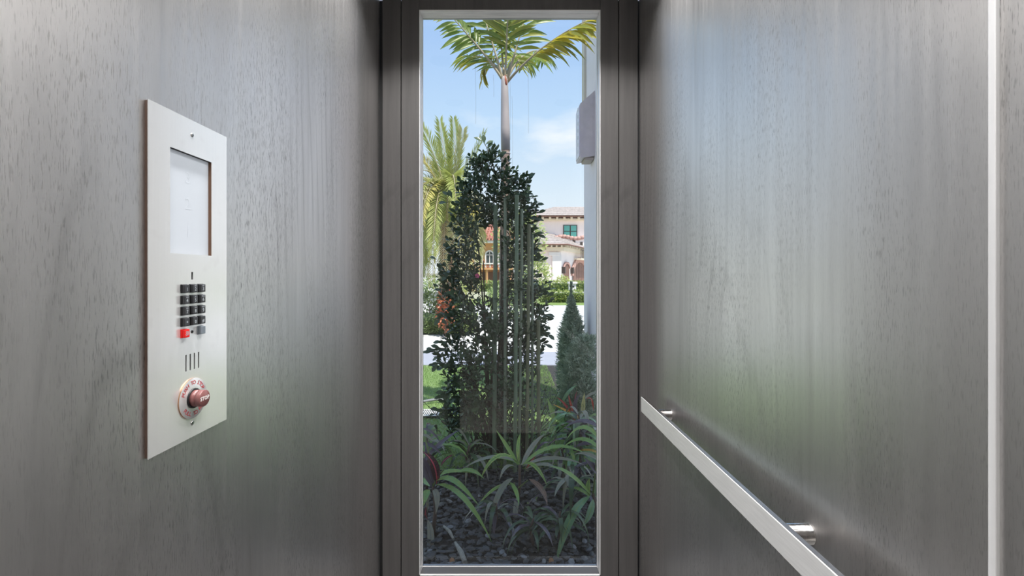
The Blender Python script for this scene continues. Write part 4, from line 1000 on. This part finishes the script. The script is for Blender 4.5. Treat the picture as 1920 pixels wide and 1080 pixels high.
# ------------------------------------------------------------------ hedges and flowering bushes
def leaf_cloud(n, fn, mats, size, seed, tpl=None):
    """n small leaves placed by fn(rr)->(point, outward)"""
    rr = random.Random(seed); mbs = [MB() for _ in mats]; tpl = tpl or leaf_template(2, 0.1, 0.15, 0.1)
    for i in range(n):
        p, o_ = fn(rr)
        d_ = (Vector(o_) + Vector((rr.gauss(0, .6), rr.gauss(0, .6), rr.gauss(0.1, .6)))).normalized()
        mbs[rr.randrange(len(mats))].add(tpl, orient(p, d_, (rr.gauss(0, .4), -0.5, 0.8), size * rr.uniform(0.6, 1.3)))
    return mbs
HG = [leaf_mat('hedge_leaf', (0.15, 0.22, 0.05), (0.26, 0.34, 0.09), rough=0.45, transl=0.25), leaf_mat('hedge_leaf_light', (0.36, 0.42, 0.11), (0.46, 0.50, 0.17), rough=0.45, transl=0.25)]
HB_ = [leaf_mat('bush_leaf', (0.10, 0.17, 0.055), (0.20, 0.29, 0.09), rough=0.45, transl=0.2), leaf_mat('bush_leaf_light', (0.30, 0.40, 0.14), (0.42, 0.50, 0.20), rough=0.45, transl=0.2)]
CORE = mat('hedge_core', (0.09, 0.13, 0.04), 0.9, var=0.4, vscale=9)
def hedge(name, label, x0, x1, y0, y1, h, n, size, mats, seed):
    t_ = thing(name, ((x0 + x1) / 2, (y0 + y1) / 2, 0), label, 'hedge')
    MB().box((x0 + 0.05, y0 + 0.05, 0), (x1 - 0.05, y1 - 0.05, h - 0.05), 0.03).build('branch_core', CORE, t_)
    def fn(rr):
        if rr.random() < 0.65: return Vector((rr.uniform(x0, x1), y0 + rr.uniform(-.03, .08), rr.uniform(0.02, h))), (0, -0.8, 0.5)
        return Vector((rr.uniform(x0, x1), rr.uniform(y0, y1), h + rr.uniform(-.05, .05))), (0, -0.2, 1)
    for mb, m in zip(leaf_cloud(n, fn, mats, size, seed), mats): o = mb.build('hedge_foliage', m, t_); o['kind'] = 'stuff'
hedge('front_hedge', 'low clipped yellow-green hedge along the far side of the road', -1.0, 7.0, 23.0, 24.2, 0.50, 2600, 0.13, HG, 4)
hedge('rear_hedge', 'taller clipped hedge behind the low hedge in front of the pink house', -2.0, 9.0, 28.6, 29.8, 0.90, 2600, 0.15, HG, 5)
hedge('left_hedge', 'clipped green hedge beside the road at the left', -4.2, -0.75, 10.7, 11.5, 0.36, 3600, 0.07, HB_, 6)
struct('low_wall', MB().box((-3, 26.2, -0.1), (12, 26.5, 0.40), 0.01), mat('pale_low_wall', (0.72, 0.68, 0.60), 0.8), None, 'pale low garden wall between the two hedges')
struct('garden_wall', MB().box((-9, 17.0, -0.1), (-2.0, 17.2, 1.32), 0.01), mat('white_garden_wall', (0.78, 0.76, 0.74), 0.8), None, 'white garden wall behind the bushes at the left')
def bush(name, label, cx, cy, rx, rz, z0, n, size, mats, seed, flowers=0, fcol=None, cat='bush'):
    t_ = thing(name, (cx, cy, 0), label, cat)
    MB().tube([(cx, cy, 0), (cx + 0.02, cy, z0 + rz * 0.5), (cx, cy, z0 + rz)], [0.04, 0.03, 0.01], 6).build('stem', BARK, t_)
    def fn(rr):
        v = Vector((rr.gauss(0, 1), rr.gauss(0, 1), rr.gauss(0, 1))).normalized() * rr.uniform(0.55, 1.05)
        return Vector((cx + v.x * rx, cy + v.y * rx * 0.8, max(0.03, z0 + rz + v.z * rz))), v
    for mb, m in zip(leaf_cloud(n, fn, mats, size, seed), mats):
        if mb.v: o = mb.build('bush_foliage', m, t_); o['kind'] = 'stuff'
    rr = random.Random(seed + 90)
    for i in range(flowers):
        v = Vector((rr.gauss(0, 1), -abs(rr.gauss(0, 1)), rr.gauss(0.2, 1))).normalized() * 1.03
        p = Vector((cx + v.x * rx, cy + v.y * rx * 0.8, max(0.05, z0 + rz + v.z * rz))); f = MB()
        for k in range(5):
            a = k * 1.2566; d_ = Vector((math.cos(a), -0.25, math.sin(a)))
            f.add(leaf_template(2, 0.2, 0.1, -0.2), orient(p, d_, (0, -1, 0.1), size * 0.55) @ Matrix.Diagonal((1.6, 1, 1, 1)))
        f.build('flower', fcol, t_)
    return t_
WHF = mat('white_petal', (0.82, 0.78, 0.80), 0.6, transl=0.2); PKF = mat('pink_petal', (0.80, 0.12, 0.32), 0.6, transl=0.2)
bush('flowering_bush', 'leafy bush with white flowers at the left edge below the date palm', -2.05, 11.9, 0.55, 0.38, 0.18, 1500, 0.075, HB_, 11, 26, WHF)
bush('flowering_bush', 'smaller white-flowered bush left of the orange-leaved plant', -1.55, 11.75, 0.40, 0.32, 0.20, 1000, 0.07, HB_, 12, 16, WHF)
bush('green_bush', 'tall green bush behind the white-flowered bush at the left edge', -2.4, 15.7, 0.7, 0.50, 0.35, 1500, 0.09, HB_, 13)
LOR = leaf_mat('orange_leaf', (0.55, 0.15, 0.07), (0.65, 0.26, 0.13), rough=0.45, transl=0.25)
bush('orange_leaf_shrub', 'orange-red leaved shrub behind the left side of the tall shrub', -1.42, 10.4, 0.17, 0.48, 0.12, 420, 0.10, [LOR], 14)
bush('green_bush', 'green bush behind the tall shrub, seen through its right side', 0.05, 14.5, 0.9, 0.55, 0.0, 1800, 0.09, HB_, 15)
bush('green_bush', 'pale olive bush between the tall shrub and the pink house', 1.2, 19.2, 0.62, 0.95, 0.35, 1800, 0.12, [HB_[1], HG[1]], 16)
bush('round_tree', 'sunlit yellow-green tree behind the tall shrub below the slender palm', 0.55, 22.0, 1.25, 1.5, 1.6, 2600, 0.16, [HG[1], HB_[1]], 17, cat='tree')
bush('round_tree', 'green tree behind the date palm at the far left', -6.2, 26.0, 2.0, 2.0, 1.2, 2400, 0.25, HB_, 18, cat='tree')
bush('yellow_bush', 'small yellow-green bush in front of the arched door of the pink house', 4.05, 34.0, 0.55, 0.55, 0.2, 500, 0.16, [HG[1]], 19)
# pink blossom in the gap of the tall shrub
pf = thing('pink_flower', W(895, 517, 3.28), 'single bright pink flower in the gap of the tall shrub', 'flower')
f = MB(); pc = W(895, 517, 3.28)
for k in range(5):
    a = k * 1.2566 + 0.3; f = MB().add(leaf_template(3, 0.2, 0.1, -0.2), orient(pc, (math.cos(a), -0.4, math.sin(a)), (0, -1, 0.1), 0.022) @ Matrix.Diagonal((1.6, 1, 1, 1)))
    f.build('petal', PKF, pf)
MB().tube([pc, pc + Vector((0.02, 0.03, -0.05)), pc + Vector((0.05, 0.06, -0.09))], 0.002, 5).build('stalk', STEMG, pf)

# mailbox pillar
mp_ = thing('gate_pillar', W(1073, 560, 25.4) * Vector((1, 1, 0)).to_tuple() if False else (W(1073, 0, 25.4).x, 25.4, 0), 'white square pillar standing in front of the rear hedge', 'pillar')
px_ = W(1073, 0, 25.4).x
MB().box((px_ - 0.19, 25.2, 0), (px_ + 0.19, 25.6, 0.88), 0.01).build('shaft', STUC, mp_)
MB().box((px_ - 0.25, 25.14, 0.88), (px_ + 0.25, 25.66, 1.0), 0.02).build('cap', STUC, mp_)
MB().box((px_ - 0.08, 25.185, 0.70), (px_ + 0.08, 25.2, 0.78), 0.004).build('plaque', BLACK, mp_)

# ------------------------------------------------------------------ pink house
PINK = mat('pale_pink_stucco', (0.92, 0.83, 0.80), 0.9, var=0.03, vscale=1)
CREAM = mat('cream_cornice', (0.84, 0.74, 0.58), 0.9)
TILE = mat('grey_pink_roof_tile', (0.47, 0.41, 0.385), 0.9, var=0.25, vscale=5)
TILE2 = mat('brick_pink_tile', (0.56, 0.34, 0.29), 0.9, var=0.25, vscale=5)
BRN = mat('brown_timber', (0.24, 0.13, 0.10), 0.7, var=0.2, vscale=3)
DKB = mat('dark_bronze', (0.06, 0.045, 0.04), 0.5)
TEAL = mat('teal_glass', (0.10, 0.42, 0.36), 0.15, spec=0.8)
HD = 46.0
ph = thing('pink_house', (W(1050, 0, HD).x, HD, 0), 'pale pink two-storey house with tiled roofs beyond the road at the right', 'house')
def zat(py, d): return CAMZ + (515 - py) * d / F
def xat(px, d): return (px - 952) * d / F
x0, x1 = xat(996, HD), xat(1180, HD); ze = zat(408, HD)
MB().box((x0, HD, 0), (x1, HD + 9, ze)).build('main_wall', PINK, ph)
MB().box((x0 - 0.3, HD - 0.35, ze - 0.35), (x1 + 0.3, HD + 9.3, ze - 0.12), 0.03).build('cornice', CREAM, ph)
MB().box((x0 - 0.7, HD - 0.8, ze), (x1 + 0.7, HD + 9.8, ze + 0.12)).build('eave_board', BRN, ph)
for i in range(16):
    x = x0 + 0.3 + i * 0.72
    MB().box((x, HD - 0.62, ze - 0.20), (x + 0.22, HD - 0.05, ze)).build('rafter_tail', CREAM, ph)
def hip(name, xa, xb, ya, yb, zb_, zt_, ix, iy, m, courses=9):
    """hip roof built as stepped tile courses"""
    mb = MB()
    for i in range(courses):
        t0, t1 = i / courses, (i + 1) / courses
        def ring(t, dz): return [Vector((xa + ix * t, ya + iy * t, zb_ + (zt_ - zb_) * t + dz)), Vector((xb - ix * t, ya + iy * t, zb_ + (zt_ - zb_) * t + dz)), Vector((xb - ix * t, yb - iy * t, zb_ + (zt_ - zb_) * t + dz)), Vector((xa + ix * t, yb - iy * t, zb_ + (zt_ - zb_) * t + dz))]
        a, b = ring(t0, 0.05), ring(t1, 0.0)
        for k in range(4):
            k2 = (k + 1) % 4; mb.quad(a[k], a[k2], b[k2], b[k])
            c = ring(t0, 0.0); mb.quad(c[k], c[k2], a[k2], a[k])
    mb.quad(*ring(1, 0)); return mb.build(name, m, ph)
hip('main_roof', x0 - 0.8, x1 + 0.8, HD - 0.9, HD + 9.9, ze + 0.12, zat(386, HD + 3), 3.6, 4.6, TILE)
wx0, wx1, wz0, wz1 = xat(1056, HD), xat(1082, HD), zat(446, HD), zat(422, HD)
wn = MB().box((wx0, HD - 0.10, wz0), (wx1, HD + 0.02, wz1)).build('window', DKB, ph)
for c in range(2):
    for r in range(2):
        a = wx0 + 0.08 + c * (wx1 - wx0 - 0.06) / 2; b = wz0 + 0.06 + r * (wz1 - wz0 - 0.06) / 2
        MB().box((a, HD - 0.13, b), (a + (wx1 - wx0) / 2 - 0.14, HD - 0.09, b + (wz1 - wz0) / 2 - 0.10)).build('pane', TEAL, wn)
MB().box((wx0 - 0.1, HD - 0.2, wz0 - 0.16), (wx1 + 0.1, HD, wz0)).build('window_sill', CREAM, ph)
# single-storey front wing: front face at WD, then a face that runs back to the right
WD = 38.0
ax0, ax1 = xat(1000, WD), xat(1052, WD); az = zat(459, WD)
BD = 50.0; bx = xat(1120, BD)
mb = MB()
pts2 = [(ax0, WD), (ax1, WD), (bx, BD), (ax0, BD)]
for k in range(4):
    (xa, ya), (xb, yb) = pts2[k], pts2[(k + 1) % 4]; mb.quad((xa, ya, 0), (xb, yb, 0), (xb, yb, az), (xa, ya, az))
mb.quad(*[(x, y, az) for x, y in pts2]); mb.build('wing_wall', PINK, ph)
dirw = Vector((bx - ax1, BD - WD, 0)); LW = dirw.length; dirw.normalize(); nrm = Vector((dirw.y, -dirw.x, 0))
MW = Matrix((dirw, Vector((-nrm.x, -nrm.y, 0)), Vector((0, 0, 1)))).transposed().to_4x4(); MW.translation = Vector((ax1, WD, 0))
# local frame of the side face: x along it, -y outwards
MB().box((ax0, WD - 0.25, az - 0.50), (ax1 + 0.2, WD + 0.0, az - 0.18), 0.02).build('cornice', CREAM, ph)
MB().box((0, -0.25, az - 0.50), (LW, 0, az - 0.18), 0, MW).build('cornice', CREAM, ph)
for i in range(6):
    x = ax0 + 0.15 + i * 0.42
    MB().box((x, WD - 0.5, az - 0.2), (x + 0.14, WD - 0.02, az - 0.02)).build('rafter_tail', CREAM, ph)
for i in range(16):
    MB().box((0.3 + i * 0.7, -0.5, az - 0.2), (0.45 + i * 0.7, -0.02, az - 0.02), 0, MW).build('rafter_tail', CREAM, ph)
# wing roof: courses rising back from both eaves
mb = MB(); apex = zat(430, 44); C = 9
e0, e1, e2 = Vector((ax0 - 0.8, WD - 0.6, az)), Vector((ax1 + 0.45, WD - 0.6, az)), Vector((bx + 0.6, BD, az))
r0, r1, r2 = Vector((ax0 - 0.8, 46.0, apex)), Vector((ax1 - 1.6, 45.9, apex)), Vector((bx - 1.6, BD + 1, apex))
for i in range(C):
    for a, b, p, q in ((e0, e1, r0, r1), (e1, e2, r1, r2)):
        t0, t1 = i / C, (i + 1) / C; up = Vector((0, 0, 0.06))
        mb.quad(a.lerp(p, t0) + up, b.lerp(q, t0) + up, b.lerp(q, t1), a.lerp(p, t1)); mb.quad(a.lerp(p, t0), b.lerp(q, t0), b.lerp(q, t0) + up, a.lerp(p, t0) + up)
mb.build('wing_roof', TILE, ph)
MB().tube([e0, e1, e2], 0.06, 6).build('eave_board', BRN, ph)
# quoin pier at the corner
MB().box((ax1 - 0.75, WD - 0.12, 0), (ax1 + 0.02, WD, az - 0.9), 0.02).build('corner_pier', mat('white_quoin', (0.85, 0.82, 0.79), 0.9), ph)
MB().box((ax1 - 1.05, WD - 0.14, az - 0.92), (ax1 - 0.10, WD, az - 0.62), 0.02).build('pier_block', D2.materials['white_quoin'], ph)
# arched doors on the side face
def arch(u0, u1, h, name, m, boards):
    hw = (u1 - u0) / 2; cu = (u0 + u1) / 2; spring = h - hw * 0.55; K = 14
    top_ = [(cu + hw * math.cos(math.pi * (1 - i / K)), spring + hw * 0.55 * math.sin(math.pi * i / K)) for i in range(K + 1)]
    mb = MB(); o0 = len(mb.v)
    mb.v += [MW @ Vector((u0, -0.05, 0)), MW @ Vector((u1, -0.05, 0))] + [MW @ Vector((u, -0.05, z_)) for u, z_ in reversed(top_)]
    mb.face(list(range(len(mb.v)))); dr = mb.build(name, m, ph)
    for i in range(boards):
        u = u0 + (u1 - u0) * (i + 0.08) / boards; w_ = (u1 - u0) / boards * 0.84
        uu = u + w_ / 2; zz = spring + hw * 0.55 * math.sqrt(max(0, 1 - ((uu - cu) / hw) ** 2)) - 0.05
        MB().box((u, -0.09, 0.02), (u + w_, -0.045, zz), 0, MW).build('board', m, dr)
    for i in range(K):
        a0, a1 = math.pi * (1 - i / K), math.pi * (1 - (i + 0.9) / K)
        q = lambda a, s: (cu + hw * s * math.cos(a), spring + hw * 0.55 * (s if s == 1 else s * 1.12) * math.sin(a))
        p = [q(a0, 1), q(a1, 1), q(a1, 1.22), q(a0, 1.22)]; mb = MB()
        mb.v = [MW @ Vector((x, -0.16, z_)) for x, z_ in p] + [MW @ Vector((x, -0.0, z_)) for x, z_ in p]
        for f_ in ((0, 1, 2, 3), (7, 6, 5, 4), (0, 4, 5, 1), (1, 5, 6, 2), (2, 6, 7, 3), (3, 7, 4, 0)): mb.face(f_)
        mb.build('arch_brick', TILE2, ph)
def u_at(px):   # distance along the side face seen at px
    k = (px - 952) / F
    return (k * WD - ax1) / (dirw.x - k * dirw.y)
arch(u_at(1056), u_at(1066), 2.35, 'arched_door', BRN, 4)
arch(u_at(1073), u_at(1097), 2.55, 'garage_door', BRN, 8)
for pxx in (1053.5, 1070):
    u = u_at(pxx); MB().box((u - 0.12, -0.3, 1.5), (u + 0.12, 0, 2.05), 0, MW).build('wall_lamp', DKB, ph)
# balcony railing and small gable
u0, u1 = u_at(1076), u_at(1100)
MB().box((u0, -0.7, 3.02 - 0.25), (u1, 0.02, 3.02 - 0.12), 0, MW).build('balcony_slab', CREAM, ph)
MB().box((u0, -0.7, 3.62), (u1, -0.64, 3.70), 0, MW).build('railing_rail', DKB, ph)
for i in range(14):
    u = u0 + (u1 - u0) * i / 13; MB().box((u - 0.025, -0.69, 2.9), (u + 0.025, -0.65, 3.62), 0, MW).build('baluster', DKB, ph)
GD = 44.5
gx0, gx1 = xat(1040, GD), xat(1130, GD); gz = zat(446, GD)
MB().box((gx0, GD, az), (gx1, GD + 1.4, gz)).build('gable_wall', PINK, ph)
for i in range(13):
    x = gx0 + i * (gx1 - gx0) / 13
    MB().lathe([(0.20, 0), (0.17, 0.36)], frame((x + 0.02, GD - 0.02, gz + 0.02 + 0.10 * math.sin(i * 0.9)), (1, 0, 0.15)), 8).build('coping_tile', TILE2, ph)
for pxx, pyy in ((1076, 455), (1090, 459)):
    x, z_ = xat(pxx, GD), zat(pyy, GD); MB().box((x - 0.13, GD - 0.06, z_ - 0.36), (x + 0.13, GD + 0.01, z_ + 0.28)).build('small_window', DKB, ph)

# ------------------------------------------------------------------ orange house seen through the gap of the shrub
OD = 33.0
ORG = mat('orange_stucco', (0.66, 0.36, 0.16), 0.9, var=0.08, vscale=1); RTL = mat('red_clay_tile', (0.46, 0.20, 0.15), 0.85, var=0.3, vscale=6); WTR = mat('white_trim', (0.80, 0.76, 0.72), 0.8)
oh = thing('orange_house', (xat(925, OD), OD, 0), 'orange stucco house with red clay tile roof seen through the gap in the tall shrub', 'house')
ox0, ox1 = xat(880, OD), xat(962, OD); oz = zat(452, OD)
MB().box((ox0, OD, 0), (ox1, OD + 6, oz)).build('wall', ORG, oh)
# roof with individual tile rows
mb = MB(); C = 8
for i in range(C):
    t0, t1 = i / C, (i + 1) / C; A, B = Vector((ox0 - 0.3, OD - 0.5, oz)), Vector((ox1 + 0.3, OD - 0.5, oz)); P, Q = Vector((ox0 + 0.9, OD + 3, zat(418, OD + 2))), Vector((ox1 - 0.3, OD + 3, zat(418, OD + 2)))
    up = Vector((0, 0, 0.05)); mb.quad(A.lerp(P, t0) + up, B.lerp(Q, t0) + up, B.lerp(Q, t1), A.lerp(P, t1)); mb.quad(A.lerp(P, t0), B.lerp(Q, t0), B.lerp(Q, t0) + up, A.lerp(P, t0) + up)
mb.build('roof', RTL, oh)
for i in range(15):
    x = ox0 + (ox1 - ox0) * i / 14
    MB().tube([(x, OD - 0.55, oz + 0.10), (x * 0.96 + 0.02 * i, OD + 2.9, zat(418, OD + 2) + 0.06)], 0.07, 6).build('roof_tile_row', RTL, oh)
MB().box((ox0 - 0.3, OD - 0.45, oz - 0.16), (ox1 + 0.3, OD, oz)).build('cornice', WTR, oh)
def owin(cx, hw, zb_, zt_):
    fr = MB(); K = 10; fr.box((cx - hw - 0.1, OD - 0.12, zb_), (cx - hw, OD + 0.02, zt_)); fr.box((cx + hw, OD - 0.12, zb_), (cx + hw + 0.1, OD + 0.02, zt_))
    for i in range(K):
        a0, a1 = math.pi * i / K, math.pi * (i + 1) / K; p = [(cx + hw * math.cos(a0), zt_ + hw * math.sin(a0)), (cx + (hw + .1) * math.cos(a0), zt_ + (hw + .1) * math.sin(a0)), (cx + (hw + .1) * math.cos(a1), zt_ + (hw + .1) * math.sin(a1)), (cx + hw * math.cos(a1), zt_ + hw * math.sin(a1))]
        fr.quad(*[(x, OD - 0.12, z_) for x, z_ in p])
    w = fr.build('window', WTR, oh); pn = MB()
    pn.v = [Vector((cx - hw, OD - 0.03, zb_)), Vector((cx + hw, OD - 0.03, zb_))] + [Vector((cx + hw * math.cos(math.pi * i / K), OD - 0.03, zt_ + hw * math.sin(math.pi * i / K))) for i in range(K + 1)]
    pn.face(list(range(len(pn.v)))); pn.build('pane', mat('dark_window_glass', (0.06, 0.09, 0.10), 0.1, spec=0.8) if 'dark_window_glass' not in D2.materials else D2.materials['dark_window_glass'], w)
    MB().box((cx - 0.025, OD - 0.07, zb_), (cx + 0.025, OD - 0.02, zt_ + hw)).box((cx - hw, OD - 0.07, zt_ - 0.03), (cx + hw, OD - 0.02, zt_ + 0.03)).build('glazing_bar', WTR, w)
owin(xat(918, OD), 0.24, zat(497, OD), zat(478, OD)); owin(xat(940, OD), 0.20, zat(497, OD), zat(480, OD)); owin(xat(898, OD), 0.20, zat(497, OD), zat(480, OD))
MB().box((ox0, OD - 0.9, zat(506, OD)), (ox1, OD, zat(503, OD))).build('porch_slab', ORG, oh)
for i in range(20):
    x = ox0 + 0.08 + i * (ox1 - ox0 - 0.1) / 19
    MB().lathe([(0.05, 0), (0.07, 0.1), (0.04, 0.2), (0.06, 0.28)], Matrix.Translation((x, OD - 0.8, zat(503, OD))), 8).build('baluster', WTR if i % 2 else RTL, oh)
MB().box((ox0, OD - 0.9, zat(503, OD) + 0.28), (ox1, OD - 0.7, zat(503, OD) + 0.36)).build('porch_rail', WTR, oh)
for i in range(6):
    x = ox0 + 0.2 + i * 0.55
    MB().lathe([(0.13, 0), (0.10, 0.1), (0.09, zat(508, OD)), (0.13, zat(506, OD))], Matrix.Translation((x, OD - 0.75, 0)), 10).build('porch_column', ORG, oh)
MB().box((ox0, OD - 0.05, 0), (ox1, OD + 0.0, zat(510, OD))).build('porch_back', mat('dark_porch', (0.20, 0.11, 0.08), 0.9), oh)
